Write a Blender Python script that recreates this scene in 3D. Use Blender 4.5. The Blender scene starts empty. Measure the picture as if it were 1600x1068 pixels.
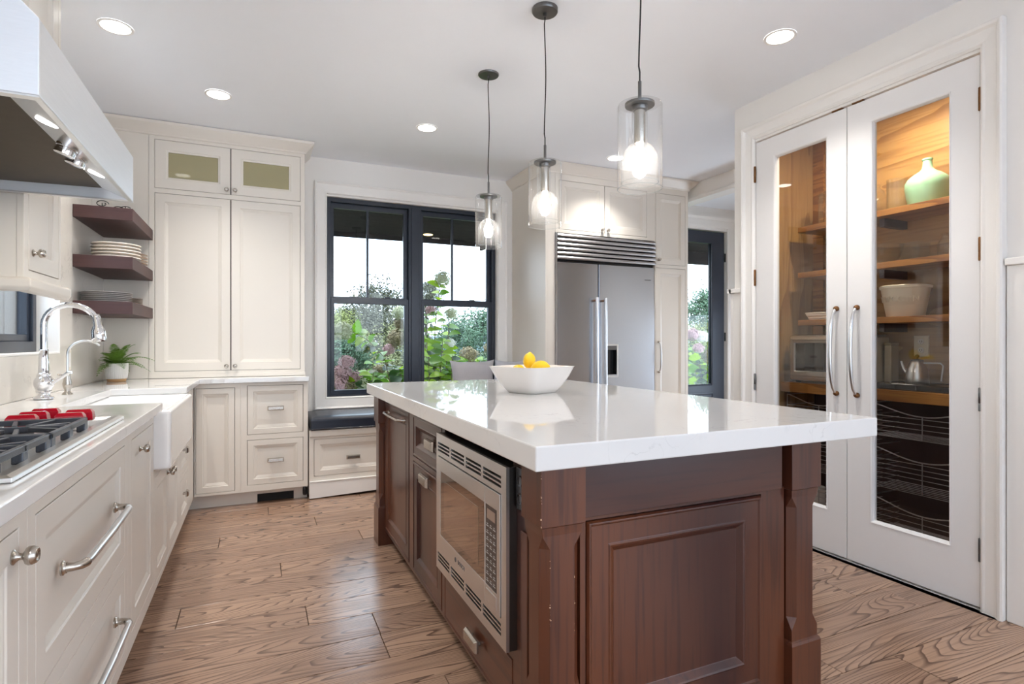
import bpy, bmesh, math, random
from mathutils import Vector, Matrix

random.seed(7)
SC = bpy.context.scene
COL = SC.collection
PI = math.pi

# ------------------------------------------------------------------ camera, world, exposure
cam_d = bpy.data.cameras.new('camera')
cam = bpy.data.objects.new('camera', cam_d)
COL.objects.link(cam)
cam.location = (0, 0, 1.19)
cam.rotation_euler = (PI / 2, 0, -math.radians(24.282))
cam_d.sensor_width = 36.0
cam_d.lens = 880.0 / 1600.0 * 36.0
cam_d.clip_start = 0.02
cam_d.clip_end = 300
SC.camera = cam

SC.view_settings.view_transform = 'Standard'
SC.view_settings.look = 'None'
SC.view_settings.gamma = 1.0
SC.view_settings.use_curve_mapping = False
SC.view_settings.exposure = 0.34
SC.cycles.max_bounces = 10
SC.cycles.diffuse_bounces = 6
SC.cycles.glossy_bounces = 4
SC.cycles.transmission_bounces = 6
SC.cycles.transparent_max_bounces = 24
SC.cycles.sample_clamp_indirect = 6.0
SC.cycles.caustics_reflective = False
SC.cycles.caustics_refractive = False

SKY = 4.6          # brightness of the cloudy sky
LAMP = 70.0          # power of one recessed ceiling lamp
world = bpy.data.worlds.new('cloudy_sky')
SC.world = world
world.use_nodes = True
wn = world.node_tree
wn.nodes.clear()
w_out = wn.nodes.new('ShaderNodeOutputWorld')
w_bg = wn.nodes.new('ShaderNodeBackground')
w_tc = wn.nodes.new('ShaderNodeTexCoord')
w_nz = wn.nodes.new('ShaderNodeTexNoise')
w_nz.inputs['Scale'].default_value = 2.2
w_nz.inputs['Detail'].default_value = 6
w_rp = wn.nodes.new('ShaderNodeValToRGB')
w_rp.color_ramp.elements[0].position = 0.35
w_rp.color_ramp.elements[0].color = (0.60, 0.77, 1.0, 1)
w_rp.color_ramp.elements[1].position = 0.62
w_rp.color_ramp.elements[1].color = (0.80, 0.90, 1.0, 1)
w_bg.inputs['Strength'].default_value = SKY
wn.links.new(w_tc.outputs['Generated'], w_nz.inputs['Vector'])
wn.links.new(w_nz.outputs['Fac'], w_rp.inputs['Fac'])
wn.links.new(w_rp.outputs['Color'], w_bg.inputs['Color'])
wn.links.new(w_bg.outputs['Background'], w_out.inputs['Surface'])

sun_d = bpy.data.lights.new('sun', 'SUN')
sun_d.energy = 2.2
sun_d.angle = math.radians(14)
sun_d.color = (1.0, 0.95, 0.86)
sun = bpy.data.objects.new('sun', sun_d)
COL.objects.link(sun)
sun.rotation_euler = Vector((0.35, -0.42, -1.0)).to_track_quat('-Z', 'Y').to_euler()

# ------------------------------------------------------------------ materials
MATS = {}


def mat(name, col=(0.8, 0.8, 0.8), rough=0.4, metal=0.0, var=0.0, vscale=6.0, bump=0.0, bscale=200.0,
        stretch=None, coat=0.0, emit=None, estr=0.0, trans=0.0, spec=None, sub=0.0):
    m = bpy.data.materials.new(name)
    m.use_nodes = True
    nt = m.node_tree
    b = nt.nodes['Principled BSDF']
    b.inputs['Base Color'].default_value = (*col, 1)
    b.inputs['Roughness'].default_value = rough
    b.inputs['Metallic'].default_value = metal
    if spec is not None:
        b.inputs['Specular IOR Level'].default_value = spec
    if coat:
        b.inputs['Coat Weight'].default_value = coat
        b.inputs['Coat Roughness'].default_value = 0.12
    if emit:
        b.inputs['Emission Color'].default_value = (*emit, 1)
        b.inputs['Emission Strength'].default_value = estr
    tc = nt.nodes.new('ShaderNodeTexCoord')
    mp = nt.nodes.new('ShaderNodeMapping')
    nt.links.new(tc.outputs['Object'], mp.inputs['Vector'])
    if stretch:
        mp.inputs['Scale'].default_value = stretch
    nz = nt.nodes.new('ShaderNodeTexNoise')
    nz.inputs['Scale'].default_value = vscale
    nz.inputs['Detail'].default_value = 4
    nt.links.new(mp.outputs['Vector'], nz.inputs['Vector'])
    if var:
        mx = nt.nodes.new('ShaderNodeMix')
        mx.data_type = 'RGBA'
        mx.inputs['A'].default_value = (*[max(0, c * (1 - var)) for c in col], 1)
        mx.inputs['B'].default_value = (*[min(1, c * (1 + var)) for c in col], 1)
        nt.links.new(nz.outputs['Fac'], mx.inputs['Factor'])
        nt.links.new(mx.outputs['Result'], b.inputs['Base Color'])
    if bump:
        n2 = nt.nodes.new('ShaderNodeTexNoise')
        n2.inputs['Scale'].default_value = bscale
        nt.links.new(mp.outputs['Vector'], n2.inputs['Vector'])
        bp = nt.nodes.new('ShaderNodeBump')
        bp.inputs['Strength'].default_value = bump
        bp.inputs['Distance'].default_value = 0.004
        nt.links.new(n2.outputs['Fac'], bp.inputs['Height'])
        nt.links.new(bp.outputs['Normal'], b.inputs['Normal'])
    MATS[name] = m
    return m


def glass_mat(name, tint=(1, 1, 1), ior=1.5, rough=0.0, haze=0.0, haze_col=(1, 1, 1)):
    """thin clear glass: see-through with a Fresnel reflection, lets light pass"""
    m = bpy.data.materials.new(name)
    m.use_nodes = True
    nt = m.node_tree
    nt.nodes.clear()
    o = nt.nodes.new('ShaderNodeOutputMaterial')
    t = nt.nodes.new('ShaderNodeBsdfTransparent')
    t.inputs['Color'].default_value = (*tint, 1)
    g = nt.nodes.new('ShaderNodeBsdfGlossy')
    g.inputs['Roughness'].default_value = rough
    f = nt.nodes.new('ShaderNodeFresnel')
    f.inputs['IOR'].default_value = ior
    geo = nt.nodes.new('ShaderNodeNewGeometry')
    bw = nt.nodes.new('ShaderNodeMath'); bw.operation = 'MULTIPLY_ADD'      # same fresnel from either side
    bw.inputs[1].default_value = 1.0 / ior - ior
    bw.inputs[2].default_value = ior
    nt.links.new(geo.outputs['Backfacing'], bw.inputs[0])
    mx = nt.nodes.new('ShaderNodeMixShader')
    f.inputs['IOR'].default_value = ior
    lw = nt.nodes.new('ShaderNodeLayerWeight')
    lw.inputs['Blend'].default_value = 0.5
    pw = nt.nodes.new('ShaderNodeMath'); pw.operation = 'POWER'
    pw.inputs[1].default_value = 3.0
    nt.links.new(lw.outputs['Facing'], pw.inputs[0])
    ml = nt.nodes.new('ShaderNodeMath'); ml.operation = 'MULTIPLY_ADD'
    r0 = ((ior - 1) / (ior + 1)) ** 2
    ml.inputs[1].default_value = 0.9 - r0
    ml.inputs[2].default_value = r0
    nt.links.new(pw.outputs[0], ml.inputs[0])
    nt.links.new(ml.outputs[0], mx.inputs['Fac'])
    nt.links.new(t.outputs[0], mx.inputs[1])
    nt.links.new(g.outputs[0], mx.inputs[2])
    nt.nodes.remove(f); nt.nodes.remove(geo); nt.nodes.remove(bw)
    last = mx
    if haze:
        d = nt.nodes.new('ShaderNodeBsdfDiffuse')
        d.inputs['Color'].default_value = (*haze_col, 1)
        m2 = nt.nodes.new('ShaderNodeMixShader')
        m2.inputs['Fac'].default_value = haze
        nt.links.new(mx.outputs[0], m2.inputs[1])
        nt.links.new(d.outputs[0], m2.inputs[2])
        last = m2
    nt.links.new(last.outputs[0], o.inputs['Surface'])
    MATS[name] = m
    return m


def wood_mat(name, light, dark, mid, axis='x', line=16.0, rough=0.35, per_object=False, freq=(0.9, 6.0), coat=0.0, lw=0.55, bump=0.15, blotch=0.5):
    """figured wood: contour lines of a stretched noise give the cathedral grain, a finer noise the pores"""
    m = bpy.data.materials.new(name)
    m.use_nodes = True
    nt = m.node_tree
    L = nt.links
    b = nt.nodes['Principled BSDF']
    b.inputs['Roughness'].default_value = rough
    if coat:
        b.inputs['Coat Weight'].default_value = coat
        b.inputs['Coat Roughness'].default_value = 0.15
    tc = nt.nodes.new('ShaderNodeTexCoord')
    src = tc.outputs['Object']
    if per_object:
        oi = nt.nodes.new('ShaderNodeObjectInfo')
        sc_ = nt.nodes.new('ShaderNodeVectorMath'); sc_.operation = 'SCALE'
        sc_.inputs[0].default_value = (37.0, 53.0, 71.0)
        L.new(oi.outputs['Random'], sc_.inputs['Scale'])
        ad = nt.nodes.new('ShaderNodeVectorMath'); ad.operation = 'ADD'
        L.new(src, ad.inputs[0]); L.new(sc_.outputs[0], ad.inputs[1])
        src = ad.outputs[0]
    f0, f1 = freq
    sc3 = {'x': (f0, f1, f1), 'y': (f1, f0, f1), 'z': (f1, f1, f0)}[axis]
    mp = nt.nodes.new('ShaderNodeMapping'); mp.inputs['Scale'].default_value = sc3
    L.new(src, mp.inputs['Vector'])
    n1 = nt.nodes.new('ShaderNodeTexNoise'); n1.inputs['Scale'].default_value = 1.0
    n1.inputs['Detail'].default_value = 2.5; n1.inputs['Roughness'].default_value = 0.45
    L.new(mp.outputs[0], n1.inputs['Vector'])
    mu = nt.nodes.new('ShaderNodeMath'); mu.operation = 'MULTIPLY'; mu.inputs[1].default_value = line
    L.new(n1.outputs['Fac'], mu.inputs[0])
    fr = nt.nodes.new('ShaderNodeMath'); fr.operation = 'FRACT'
    L.new(mu.outputs[0], fr.inputs[0])
    rp = nt.nodes.new('ShaderNodeValToRGB')
    e = rp.color_ramp.elements
    e[0].position = 0.0; e[0].color = (1, 1, 1, 1)
    e[1].position = 1.0; e[1].color = (0.15, 0.15, 0.15, 1)
    k = e.new(lw); k.color = (0.85, 0.85, 0.85, 1)
    k = e.new(0.93); k.color = (0.0, 0.0, 0.0, 1)
    L.new(fr.outputs[0], rp.inputs['Fac'])
    # fine pores
    mp2 = nt.nodes.new('ShaderNodeMapping')
    mp2.inputs['Scale'].default_value = tuple(s * 22 if s != f0 else s * 5 for s in sc3)
    L.new(src, mp2.inputs['Vector'])
    n2 = nt.nodes.new('ShaderNodeTexNoise'); n2.inputs['Scale'].default_value = 1.0; n2.inputs['Detail'].default_value = 3
    L.new(mp2.outputs[0], n2.inputs['Vector'])
    # large tone drift
    n3 = nt.nodes.new('ShaderNodeTexNoise'); n3.inputs['Scale'].default_value = 0.6
    L.new(mp.outputs[0], n3.inputs['Vector'])
    mA = nt.nodes.new('ShaderNodeMix'); mA.data_type = 'RGBA'
    mA.inputs['A'].default_value = (*light, 1); mA.inputs['B'].default_value = (*mid, 1)
    mr = nt.nodes.new('ShaderNodeMapRange')
    mr.inputs['From Min'].default_value = 0.5 - 0.25 / max(blotch, 0.01) * 0.5
    mr.inputs['From Max'].default_value = 0.5 + 0.25 / max(blotch, 0.01) * 0.5
    L.new(n3.outputs['Fac'], mr.inputs['Value'])
    if per_object:
        av = nt.nodes.new('ShaderNodeMath'); av.operation = 'MULTIPLY_ADD'
        av.inputs[1].default_value = 0.75
        L.new(oi.outputs['Random'], av.inputs[0])
        hv = nt.nodes.new('ShaderNodeMath'); hv.operation = 'MULTIPLY'; hv.inputs[1].default_value = 0.3
        L.new(mr.outputs[0], hv.inputs[0]); L.new(hv.outputs[0], av.inputs[2])
        L.new(av.outputs[0], mA.inputs['Factor'])
    else:
        L.new(mr.outputs[0], mA.inputs['Factor'])
    mB = nt.nodes.new('ShaderNodeMix'); mB.data_type = 'RGBA'
    mB.inputs['A'].default_value = (*dark, 1)
    L.new(mA.outputs['Result'], mB.inputs['B'])
    po = nt.nodes.new('ShaderNodeMapRange')
    po.inputs['From Min'].default_value = 0.32; po.inputs['From Max'].default_value = 0.5
    po.inputs['To Min'].default_value = 0.45
    L.new(n2.outputs['Fac'], po.inputs['Value'])
    mm = nt.nodes.new('ShaderNodeMath'); mm.operation = 'MULTIPLY'
    L.new(rp.outputs['Color'], mm.inputs[0]); L.new(po.outputs[0], mm.inputs[1])
    L.new(mm.outputs[0], mB.inputs['Factor'])
    L.new(mB.outputs['Result'], b.inputs['Base Color'])
    if bump:
        bp = nt.nodes.new('ShaderNodeBump'); bp.inputs['Strength'].default_value = bump; bp.inputs['Distance'].default_value = 0.002
        L.new(mm.outputs[0], bp.inputs['Height']); L.new(bp.outputs[0], b.inputs['Normal'])
    MATS[name] = m
    return m


mat('cabinet', (0.735, 0.685, 0.615), 0.33, var=0.015, vscale=3)
mat('wall', (0.83, 0.81, 0.78), 0.55, var=0.01)
mat('ceil', (0.875, 0.90, 0.945), 0.75, var=0.01)
mat('trim', (0.84, 0.82, 0.79), 0.32, var=0.01)
mat('door_white', (0.80, 0.79, 0.785), 0.32, var=0.01)
mat('recess', (0.05, 0.042, 0.035), 0.8)  # near-black shade colour for the gaps round doors
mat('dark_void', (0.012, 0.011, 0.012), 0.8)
mat('navy_frame', (0.013, 0.019, 0.033), 0.32, var=0.35, vscale=9)
mat('navy_door', (0.030, 0.038, 0.058), 0.33, var=0.15)
mat('steel', (0.74, 0.735, 0.73), 0.30, 1.0, var=0.05, vscale=40, stretch=(1, 1, 30))
mat('fridge_steel', (0.55, 0.575, 0.625), 0.27, 1.0, var=0.05, vscale=30, stretch=(1, 1, 12))
mat('grille_steel', (0.44, 0.42, 0.42), 0.30, 1.0, var=0.05, vscale=30)
mat('hood_steel', (0.88, 0.90, 0.93), 0.42, 1.0, var=0.04, vscale=30, stretch=(1, 0.3, 8))
mat('hood_dark', (0.075, 0.056, 0.036), 0.55, 1.0, var=0.15, vscale=30)
mat('chrome', (0.86, 0.86, 0.88), 0.06, 1.0)
mat('nickel', (0.50, 0.46, 0.41), 0.25, 1.0, var=0.06)
mat('satin', (0.66, 0.66, 0.66), 0.28, 1.0)
mat('bronze', (0.12, 0.11, 0.105), 0.35, 1.0)
mat('gunmetal', (0.17, 0.165, 0.16), 0.32, 1.0)
mat('copper', (0.20, 0.095, 0.04), 0.40, 1.0, var=0.3, vscale=60)
mat('iron', (0.085, 0.09, 0.105), 0.36, 0.6, bump=0.12, bscale=300)
mat('red_enamel', (0.42, 0.004, 0.018), 0.22, coat=0.6)
mat('fireclay', (0.87, 0.86, 0.85), 0.10, coat=0.5)
mat('bowl_white', (0.83, 0.80, 0.77), 0.25, var=0.01)
mat('lemon', (0.92, 0.58, 0.012), 0.42, var=0.08, vscale=25, bump=0.35, bscale=160)
mat('lemon_tip', (0.55, 0.36, 0.03), 0.5)
mat('navy_leather', (0.012, 0.016, 0.028), 0.36, bump=0.1, bscale=60)
mat('linen', (0.46, 0.45, 0.48), 0.85, var=0.10, vscale=60, stretch=(6, 1, 0.5), bump=0.4, bscale=300)
mat('black_plastic', (0.012, 0.012, 0.014), 0.25)
mat('black_gloss', (0.008, 0.008, 0.009), 0.06)
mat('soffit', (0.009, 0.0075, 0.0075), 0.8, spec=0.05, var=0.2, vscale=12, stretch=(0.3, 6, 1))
mat('grey_board', (0.018, 0.019, 0.022), 0.6, var=0.2, vscale=3, stretch=(1, 8, 0.3))
mat('ceramic', (0.82, 0.78, 0.72), 0.25)
mat('cream_plate', (0.83, 0.76, 0.68), 0.28, var=0.05)
mat('rim_brown', (0.30, 0.20, 0.13), 0.4, var=0.3, vscale=40)
mat('grey_plate', (0.40, 0.37, 0.35), 0.3, var=0.25, vscale=30)
mat('pot_white', (0.82, 0.79, 0.76), 0.5)
mat('pot_tan', (0.52, 0.30, 0.14), 0.6)
mat('soil', (0.03, 0.02, 0.015), 0.9)
mat('fern', (0.13, 0.25, 0.03), 0.5, var=0.4, vscale=20)
mat('green_glass', (0.34, 0.62, 0.43), 0.22, coat=0.3, var=0.03)
mat('popcorn_cream', (0.80, 0.76, 0.66), 0.32)
mat('outlet_white', (0.74, 0.68, 0.58), 0.35)
mat('wire_grey', (0.58, 0.57, 0.60), 0.3, 0.8)
mat('lamp_lens', (1, 1, 1), 0.5, emit=(1.0, 0.95, 0.88), estr=9.0)
mat('hood_lens', (1, 1, 1), 0.5, emit=(1.0, 0.97, 0.92), estr=5.0)
mat('bulb', (1, 1, 1), 0.4, emit=(1.0, 0.90, 0.80), estr=170.0)
mat('porch_lens', (1, 1, 1), 0.4, emit=(1.0, 0.72, 0.30), estr=2.5)
mat('bark', (0.10, 0.08, 0.065), 0.9, var=0.3)
mat('stem_brown', (0.16, 0.10, 0.06), 0.8)
mat('grass', (0.045, 0.065, 0.02), 0.9, var=0.4, vscale=3)
mat('deck', (0.20, 0.19, 0.18), 0.8, var=0.1)
mat('hill', (0.11, 0.16, 0.20), 1.0, var=0.1, vscale=0.2)
mat('siding', (0.30, 0.30, 0.30), 0.7)
mat('bread', (0.42, 0.33, 0.20), 0.38, 0.3)
mat('paper_white', (0.75, 0.75, 0.75), 0.6)
mat('oven_mirror', (0.34, 0.27, 0.22), 0.04, 1.0)
mat('oven_mirror_lit', (0.46, 0.37, 0.31), 0.06, 1.0)
mat('keypad', (0.05, 0.04, 0.04), 0.2)
mat('keypad_ink', (0.38, 0.36, 0.35), 0.5)
mat('display', (0.28, 0.20, 0.16), 0.15)
mat('logo_ink', (0.10, 0.10, 0.11), 0.4)
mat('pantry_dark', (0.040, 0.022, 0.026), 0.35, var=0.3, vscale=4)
mat('chip', (0.62, 0.42, 0.27), 0.7)
glass_mat('window_glass', (0.98, 0.99, 0.985), ior=1.32)
glass_mat('pantry_glass', (0.95, 0.955, 0.95), ior=1.5)
glass_mat('clear_glass', (0.985, 0.99, 0.99), ior=1.5, haze=0.010)
glass_mat('jar_glass', (0.965, 0.98, 0.97), ior=1.5, haze=0.008)
glass_mat('frosted_glass', (0.80, 0.77, 0.62), ior=1.5, rough=0.0, haze=0.45, haze_col=(0.66, 0.60, 0.38))
glass_mat('oven_glass', (0.10, 0.09, 0.08), ior=2.6, haze=0.15, haze_col=(0.16, 0.11, 0.08))
for nm, c in (('leaf_bright', (0.26, 0.42, 0.012)), ('leaf_green', (0.095, 0.225, 0.010)), ('leaf_dark', (0.02, 0.06, 0.010))):
    m_ = mat(nm, c, 0.45, var=0.25, vscale=9)
    b_ = m_.node_tree.nodes['Principled BSDF']
    # leaves let some light through
    tr_ = m_.node_tree.nodes.new('ShaderNodeBsdfTranslucent')
    tr_.inputs['Color'].default_value = (min(1, c[0] * 1.5), min(1, c[1] * 1.5), c[2], 1)
    mxs = m_.node_tree.nodes.new('ShaderNodeMixShader'); mxs.inputs['Fac'].default_value = 0.4
    out_ = m_.node_tree.nodes['Material Output']
    m_.node_tree.links.new(b_.outputs[0], mxs.inputs[1]); m_.node_tree.links.new(tr_.outputs[0], mxs.inputs[2])
    m_.node_tree.links.new(mxs.outputs[0], out_.inputs['Surface'])
mat('bloom_pink', (0.46, 0.29, 0.30), 0.7, var=0.35, vscale=30)
mat('bloom_cream', (0.48, 0.51, 0.34), 0.7, var=0.15, vscale=30)
mat('bloom_white', (0.75, 0.75, 0.68), 0.7, var=0.1, vscale=30)
mat('bloom_brown', (0.22, 0.18, 0.09), 0.7, var=0.3, vscale=30)
mat('tree_olive', (0.12, 0.135, 0.05), 0.8, var=0.4, vscale=2)
mat('tree_grey', (0.075, 0.08, 0.05), 0.8, var=0.4, vscale=2)
mat('tree_blue', (0.06, 0.125, 0.07), 0.8, var=0.4, vscale=2)
mat('tree_lime', (0.17, 0.20, 0.055), 0.8, var=0.4, vscale=2)
wood_mat('oak', (0.43, 0.275, 0.188), (0.110, 0.064, 0.045), (0.295, 0.182, 0.126), 'x', 66.0, 0.24, True, (0.36, 3.0), lw=0.70, bump=0.12)
CH = ((0.112, 0.034, 0.014), (0.024, 0.0075, 0.0075), (0.032, 0.0095, 0.009))
wood_mat('cherry', *CH, 'z', 0.0, 0.28, False, (0.6, 3.0), coat=0.2, lw=0.9, bump=0.0, blotch=0.7)
wood_mat('cherry_h', *CH, 'x', 0.0, 0.28, False, (0.6, 3.0), coat=0.2, lw=0.9, bump=0.0, blotch=0.7)
wood_mat('cherry_y', *CH, 'y', 0.0, 0.28, False, (0.6, 3.0), coat=0.2, lw=0.9, bump=0.0, blotch=0.7)
wood_mat('cherry_shelf', (0.075, 0.027, 0.019), (0.03, 0.011, 0.010), (0.048, 0.017, 0.018), 'x', 0.0, 0.5, False, (0.6, 3.0), lw=0.9, bump=0.0, blotch=0.7)
wood_mat('plywood', (0.50, 0.30, 0.115), (0.24, 0.115, 0.035), (0.38, 0.205, 0.070), 'y', 9.0, 0.35, False, (0.5, 3.0), lw=0.5)
wood_mat('plywood_z', (0.40, 0.25, 0.11), (0.22, 0.115, 0.045), (0.31, 0.18, 0.075), 'z', 9.0, 0.4, False, (0.5, 3.0), lw=0.5)
wood_mat('shelf_wood', (0.47, 0.225, 0.060), (0.20, 0.075, 0.018), (0.33, 0.14, 0.035), 'y', 6.0, 0.4, False, (0.8, 9.0), lw=0.5)


def quartz(name, base, vein, rough):
    m = mat(name, base, rough)
    nt = m.node_tree; L = nt.links
    b = nt.nodes['Principled BSDF']
    tc = nt.nodes.new('ShaderNodeTexCoord')
    n = nt.nodes.new('ShaderNodeTexNoise'); n.inputs['Scale'].default_value = 7; n.inputs['Detail'].default_value = 7; n.inputs['Distortion'].default_value = 1.2
    L.new(tc.outputs['Object'], n.inputs['Vector'])
    r = nt.nodes.new('ShaderNodeValToRGB')
    e = r.color_ramp.elements
    e[0].position = 0.0; e[0].color = (*base, 1)
    e[1].position = 1.0; e[1].color = (*base, 1)
    for p, c in ((0.485, base), (0.50, vein), (0.515, base)):
        k = e.new(p); k.color = (*c, 1)
    L.new(n.outputs['Fac'], r.inputs['Fac'])
    n2 = nt.nodes.new('ShaderNodeTexNoise'); n2.inputs['Scale'].default_value = 4
    L.new(tc.outputs['Object'], n2.inputs['Vector'])
    gt = nt.nodes.new('ShaderNodeMapRange'); gt.inputs['From Min'].default_value = 0.5; gt.inputs['From Max'].default_value = 0.62
    L.new(n2.outputs['Fac'], gt.inputs['Value'])
    mx = nt.nodes.new('ShaderNodeMix'); mx.data_type = 'RGBA'
    mx.inputs['A'].default_value = (*base, 1)
    L.new(gt.outputs[0], mx.inputs['Factor']); L.new(r.outputs['Color'], mx.inputs['B'])
    L.new(mx.outputs['Result'], b.inputs['Base Color'])


quartz('quartz', (0.70, 0.69, 0.68), (0.60, 0.59, 0.58), 0.025)
quartz('splash', (0.66, 0.62, 0.56), (0.52, 0.48, 0.43), 0.14)

# ------------------------------------------------------------------ mesh helpers


class MB:
    def __init__(s):
        s.v = []; s.f = []

    def add(s, vs, fs):
        o = len(s.v)
        s.v += [Vector(p) for p in vs]
        s.f += [tuple(i + o for i in f) for f in fs]
        return s

    def box(s, x0, x1, y0, y1, z0, z1):
        if x0 > x1: x0, x1 = x1, x0
        if y0 > y1: y0, y1 = y1, y0
        if z0 > z1: z0, z1 = z1, z0
        vs = [(x0, y0, z0), (x1, y0, z0), (x1, y1, z0), (x0, y1, z0), (x0, y0, z1), (x1, y0, z1), (x1, y1, z1), (x0, y1, z1)]
        return s.add(vs, [(3, 2, 1, 0), (4, 5, 6, 7), (0, 1, 5, 4), (1, 2, 6, 5), (2, 3, 7, 6), (3, 0, 4, 7)])

    def bbox(s, B, u0, u1, v0, v1, n0, n1):
        """box in the frame of a face"""
        vs = [B(u0, v0, n0), B(u1, v0, n0), B(u1, v1, n0), B(u0, v1, n0), B(u0, v0, n1), B(u1, v0, n1), B(u1, v1, n1), B(u0, v1, n1)]
        return s.add(vs, [(3, 2, 1, 0), (4, 5, 6, 7), (0, 1, 5, 4), (1, 2, 6, 5), (2, 3, 7, 6), (3, 0, 4, 7)])

    def nest(s, B, u0, u1, v0, v1, prof, cap=True, back=True, sides=(1, 1, 1, 1)):
        """rectangular loops (inset, height) joined one to the next: framed panels, casings, trays"""
        vs = []; fs = []
        l, b, r, t = sides
        for ins, n in prof:
            vs += [B(u0 + ins * l, v0 + ins * b, n), B(u1 - ins * r, v0 + ins * b, n), B(u1 - ins * r, v1 - ins * t, n), B(u0 + ins * l, v1 - ins * t, n)]
        for k in range(len(prof) - 1):
            a = 4 * k; c = a + 4
            for i in range(4):
                j = (i + 1) % 4
                fs.append((a + i, a + j, c + j, c + i))
        if cap:
            k = 4 * (len(prof) - 1); fs.append((k, k + 1, k + 2, k + 3))
        if back:
            fs.append((3, 2, 1, 0))
        return s.add(vs, fs)

    def lathe(s, prof, c=(0, 0, 0), ax=(0, 0, 1), seg=24, cap0=True, cap1=True):
        ax = Vector(ax).normalized(); c = Vector(c)
        u = ax.orthogonal().normalized(); w = ax.cross(u)
        vs = []; fs = []
        for r, h in prof:
            for i in range(seg):
                a = 2 * PI * i / seg
                vs.append(c + ax * h + (u * math.cos(a) + w * math.sin(a)) * r)
        for k in range(len(prof) - 1):
            for i in range(seg):
                j = (i + 1) % seg
                fs.append((k * seg + i, k * seg + j, (k + 1) * seg + j, (k + 1) * seg + i))
        if cap0: fs.append(tuple(reversed(range(seg))))
        if cap1: fs.append(tuple(range((len(prof) - 1) * seg, len(prof) * seg)))
        return s.add(vs, fs)

    def tube(s, pts, r, seg=8, caps=True, closed=False):
        pts = [Vector(p) for p in pts]
        n = len(pts)
        rr = r if isinstance(r, (list, tuple)) else [r] * n
        t0 = (pts[1] - pts[0]).normalized()
        u = t0.orthogonal().normalized()
        vs = []; fs = []
        for k, p in enumerate(pts):
            if closed:
                t = (pts[(k + 1) % n] - pts[k - 1]).normalized()
            else:
                t = (pts[min(k + 1, n - 1)] - pts[max(k - 1, 0)]).normalized()
            u = (u - t * u.dot(t)).normalized()
            w = t.cross(u)
            for i in range(seg):
                a = 2 * PI * i / seg
                vs.append(p + (u * math.cos(a) + w * math.sin(a)) * rr[k])
        for k in range(n if closed else n - 1):
            for i in range(seg):
                j = (i + 1) % seg
                k2 = (k + 1) % n
                fs.append((k * seg + i, k * seg + j, k2 * seg + j, k2 * seg + i))
        if caps and not closed:
            fs.append(tuple(reversed(range(seg)))); fs.append(tuple(range((n - 1) * seg, n * seg)))
        return s.add(vs, fs)

    def prism(s, poly, z0, z1, ax='z'):
        """polygon given counter-clockwise in plan, extruded; ax picks the extrusion axis"""
        n = len(poly)
        def P(a, b, c):
            return {'z': (a, b, c), 'y': (a, c, b), 'x': (c, a, b)}[ax]
        vs = [P(a, b, z0) for a, b in poly] + [P(a, b, z1) for a, b in poly]
        fs = [tuple(reversed(range(n))), tuple(range(n, 2 * n))]
        for i in range(n):
            j = (i + 1) % n
            fs.append((i, j, n + j, n + i))
        return s.add(vs, fs)

    def sweep(s, prof, path, left=True):
        """profile (out, z) swept along a plan path with mitred corners; out points to the right-hand side of the path"""
        n = len(path); vs = []; fs = []; m = len(prof)
        P = [Vector((p[0], p[1])) for p in path]
        for k in range(n):
            d0 = (P[k] - P[k - 1]).normalized() if k > 0 else None
            d1 = (P[k + 1] - P[k]).normalized() if k < n - 1 else None
            if d0 is None: d0 = d1
            if d1 is None: d1 = d0
            n0 = Vector((d0.y, -d0.x)); n1 = Vector((d1.y, -d1.x))
            mm = (n0 + n1)
            mm = mm / max(mm.dot(n0), 1e-6) if mm.length > 1e-6 else n0
            for o, z in prof:
                q = P[k] + mm * o
                vs.append((q.x, q.y, z))
        for k in range(n - 1):
            for i in range(m):
                j = (i + 1) % m
                fs.append((k * m + i, k * m + j, (k + 1) * m + j, (k + 1) * m + i))
        fs.append(tuple(range(m))); fs.append(tuple(reversed(range((n - 1) * m, n * m))))
        return s.add(vs, fs)

    def grid(s, B, u0, u1, v0, v1, n0, n1, holes):
        """a slab with rectangular holes (u0,u1,v0,v1)"""
        us = sorted({u0, u1, *[h[0] for h in holes], *[h[1] for h in holes]})
        vs = sorted({v0, v1, *[h[2] for h in holes], *[h[3] for h in holes]})
        us = [u for u in us if u0 - 1e-9 <= u <= u1 + 1e-9]
        vs = [v for v in vs if v0 - 1e-9 <= v <= v1 + 1e-9]
        solid = {}
        for i in range(len(us) - 1):
            for j in range(len(vs) - 1):
                cu = (us[i] + us[i + 1]) / 2; cv = (vs[j] + vs[j + 1]) / 2
                solid[i, j] = not any(h[0] < cu < h[1] and h[2] < cv < h[3] for h in holes)
        idx = {}
        V = []; F = []
        def vert(i, j, k):
            if (i, j, k) not in idx:
                idx[i, j, k] = len(V); V.append(B(us[i], vs[j], n1 if k else n0))
            return idx[i, j, k]
        for (i, j), ok in solid.items():
            if not ok: continue
            a, b, c, d = (i, j), (i + 1, j), (i + 1, j + 1), (i, j + 1)
            F.append(tuple(vert(*p, 1) for p in (a, b, c, d)))
            F.append(tuple(vert(*p, 0) for p in (d, c, b, a)))
            for (di, dj), (p, q) in (((0, -1), (a, b)), ((1, 0), (b, c)), ((0, 1), (c, d)), ((-1, 0), (d, a))):
                if not solid.get((i + di, j + dj), False):
                    F.append((vert(*p, 0), vert(*q, 0), vert(*q, 1), vert(*p, 1)))
        return s.add(V, F)

    def mesh(s, name, off=Vector((0, 0, 0)), smooth=False):
        me = bpy.data.meshes.new(name)
        me.from_pydata([p - off for p in s.v], [], s.f)
        if smooth:
            me.polygons.foreach_set('use_smooth', [True] * len(me.polygons))
        me.update()
        return me


def face_L(x):      # a face looking +x: u = y, v = z
    return lambda u, v, n: Vector((x + n, u, v))


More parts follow.
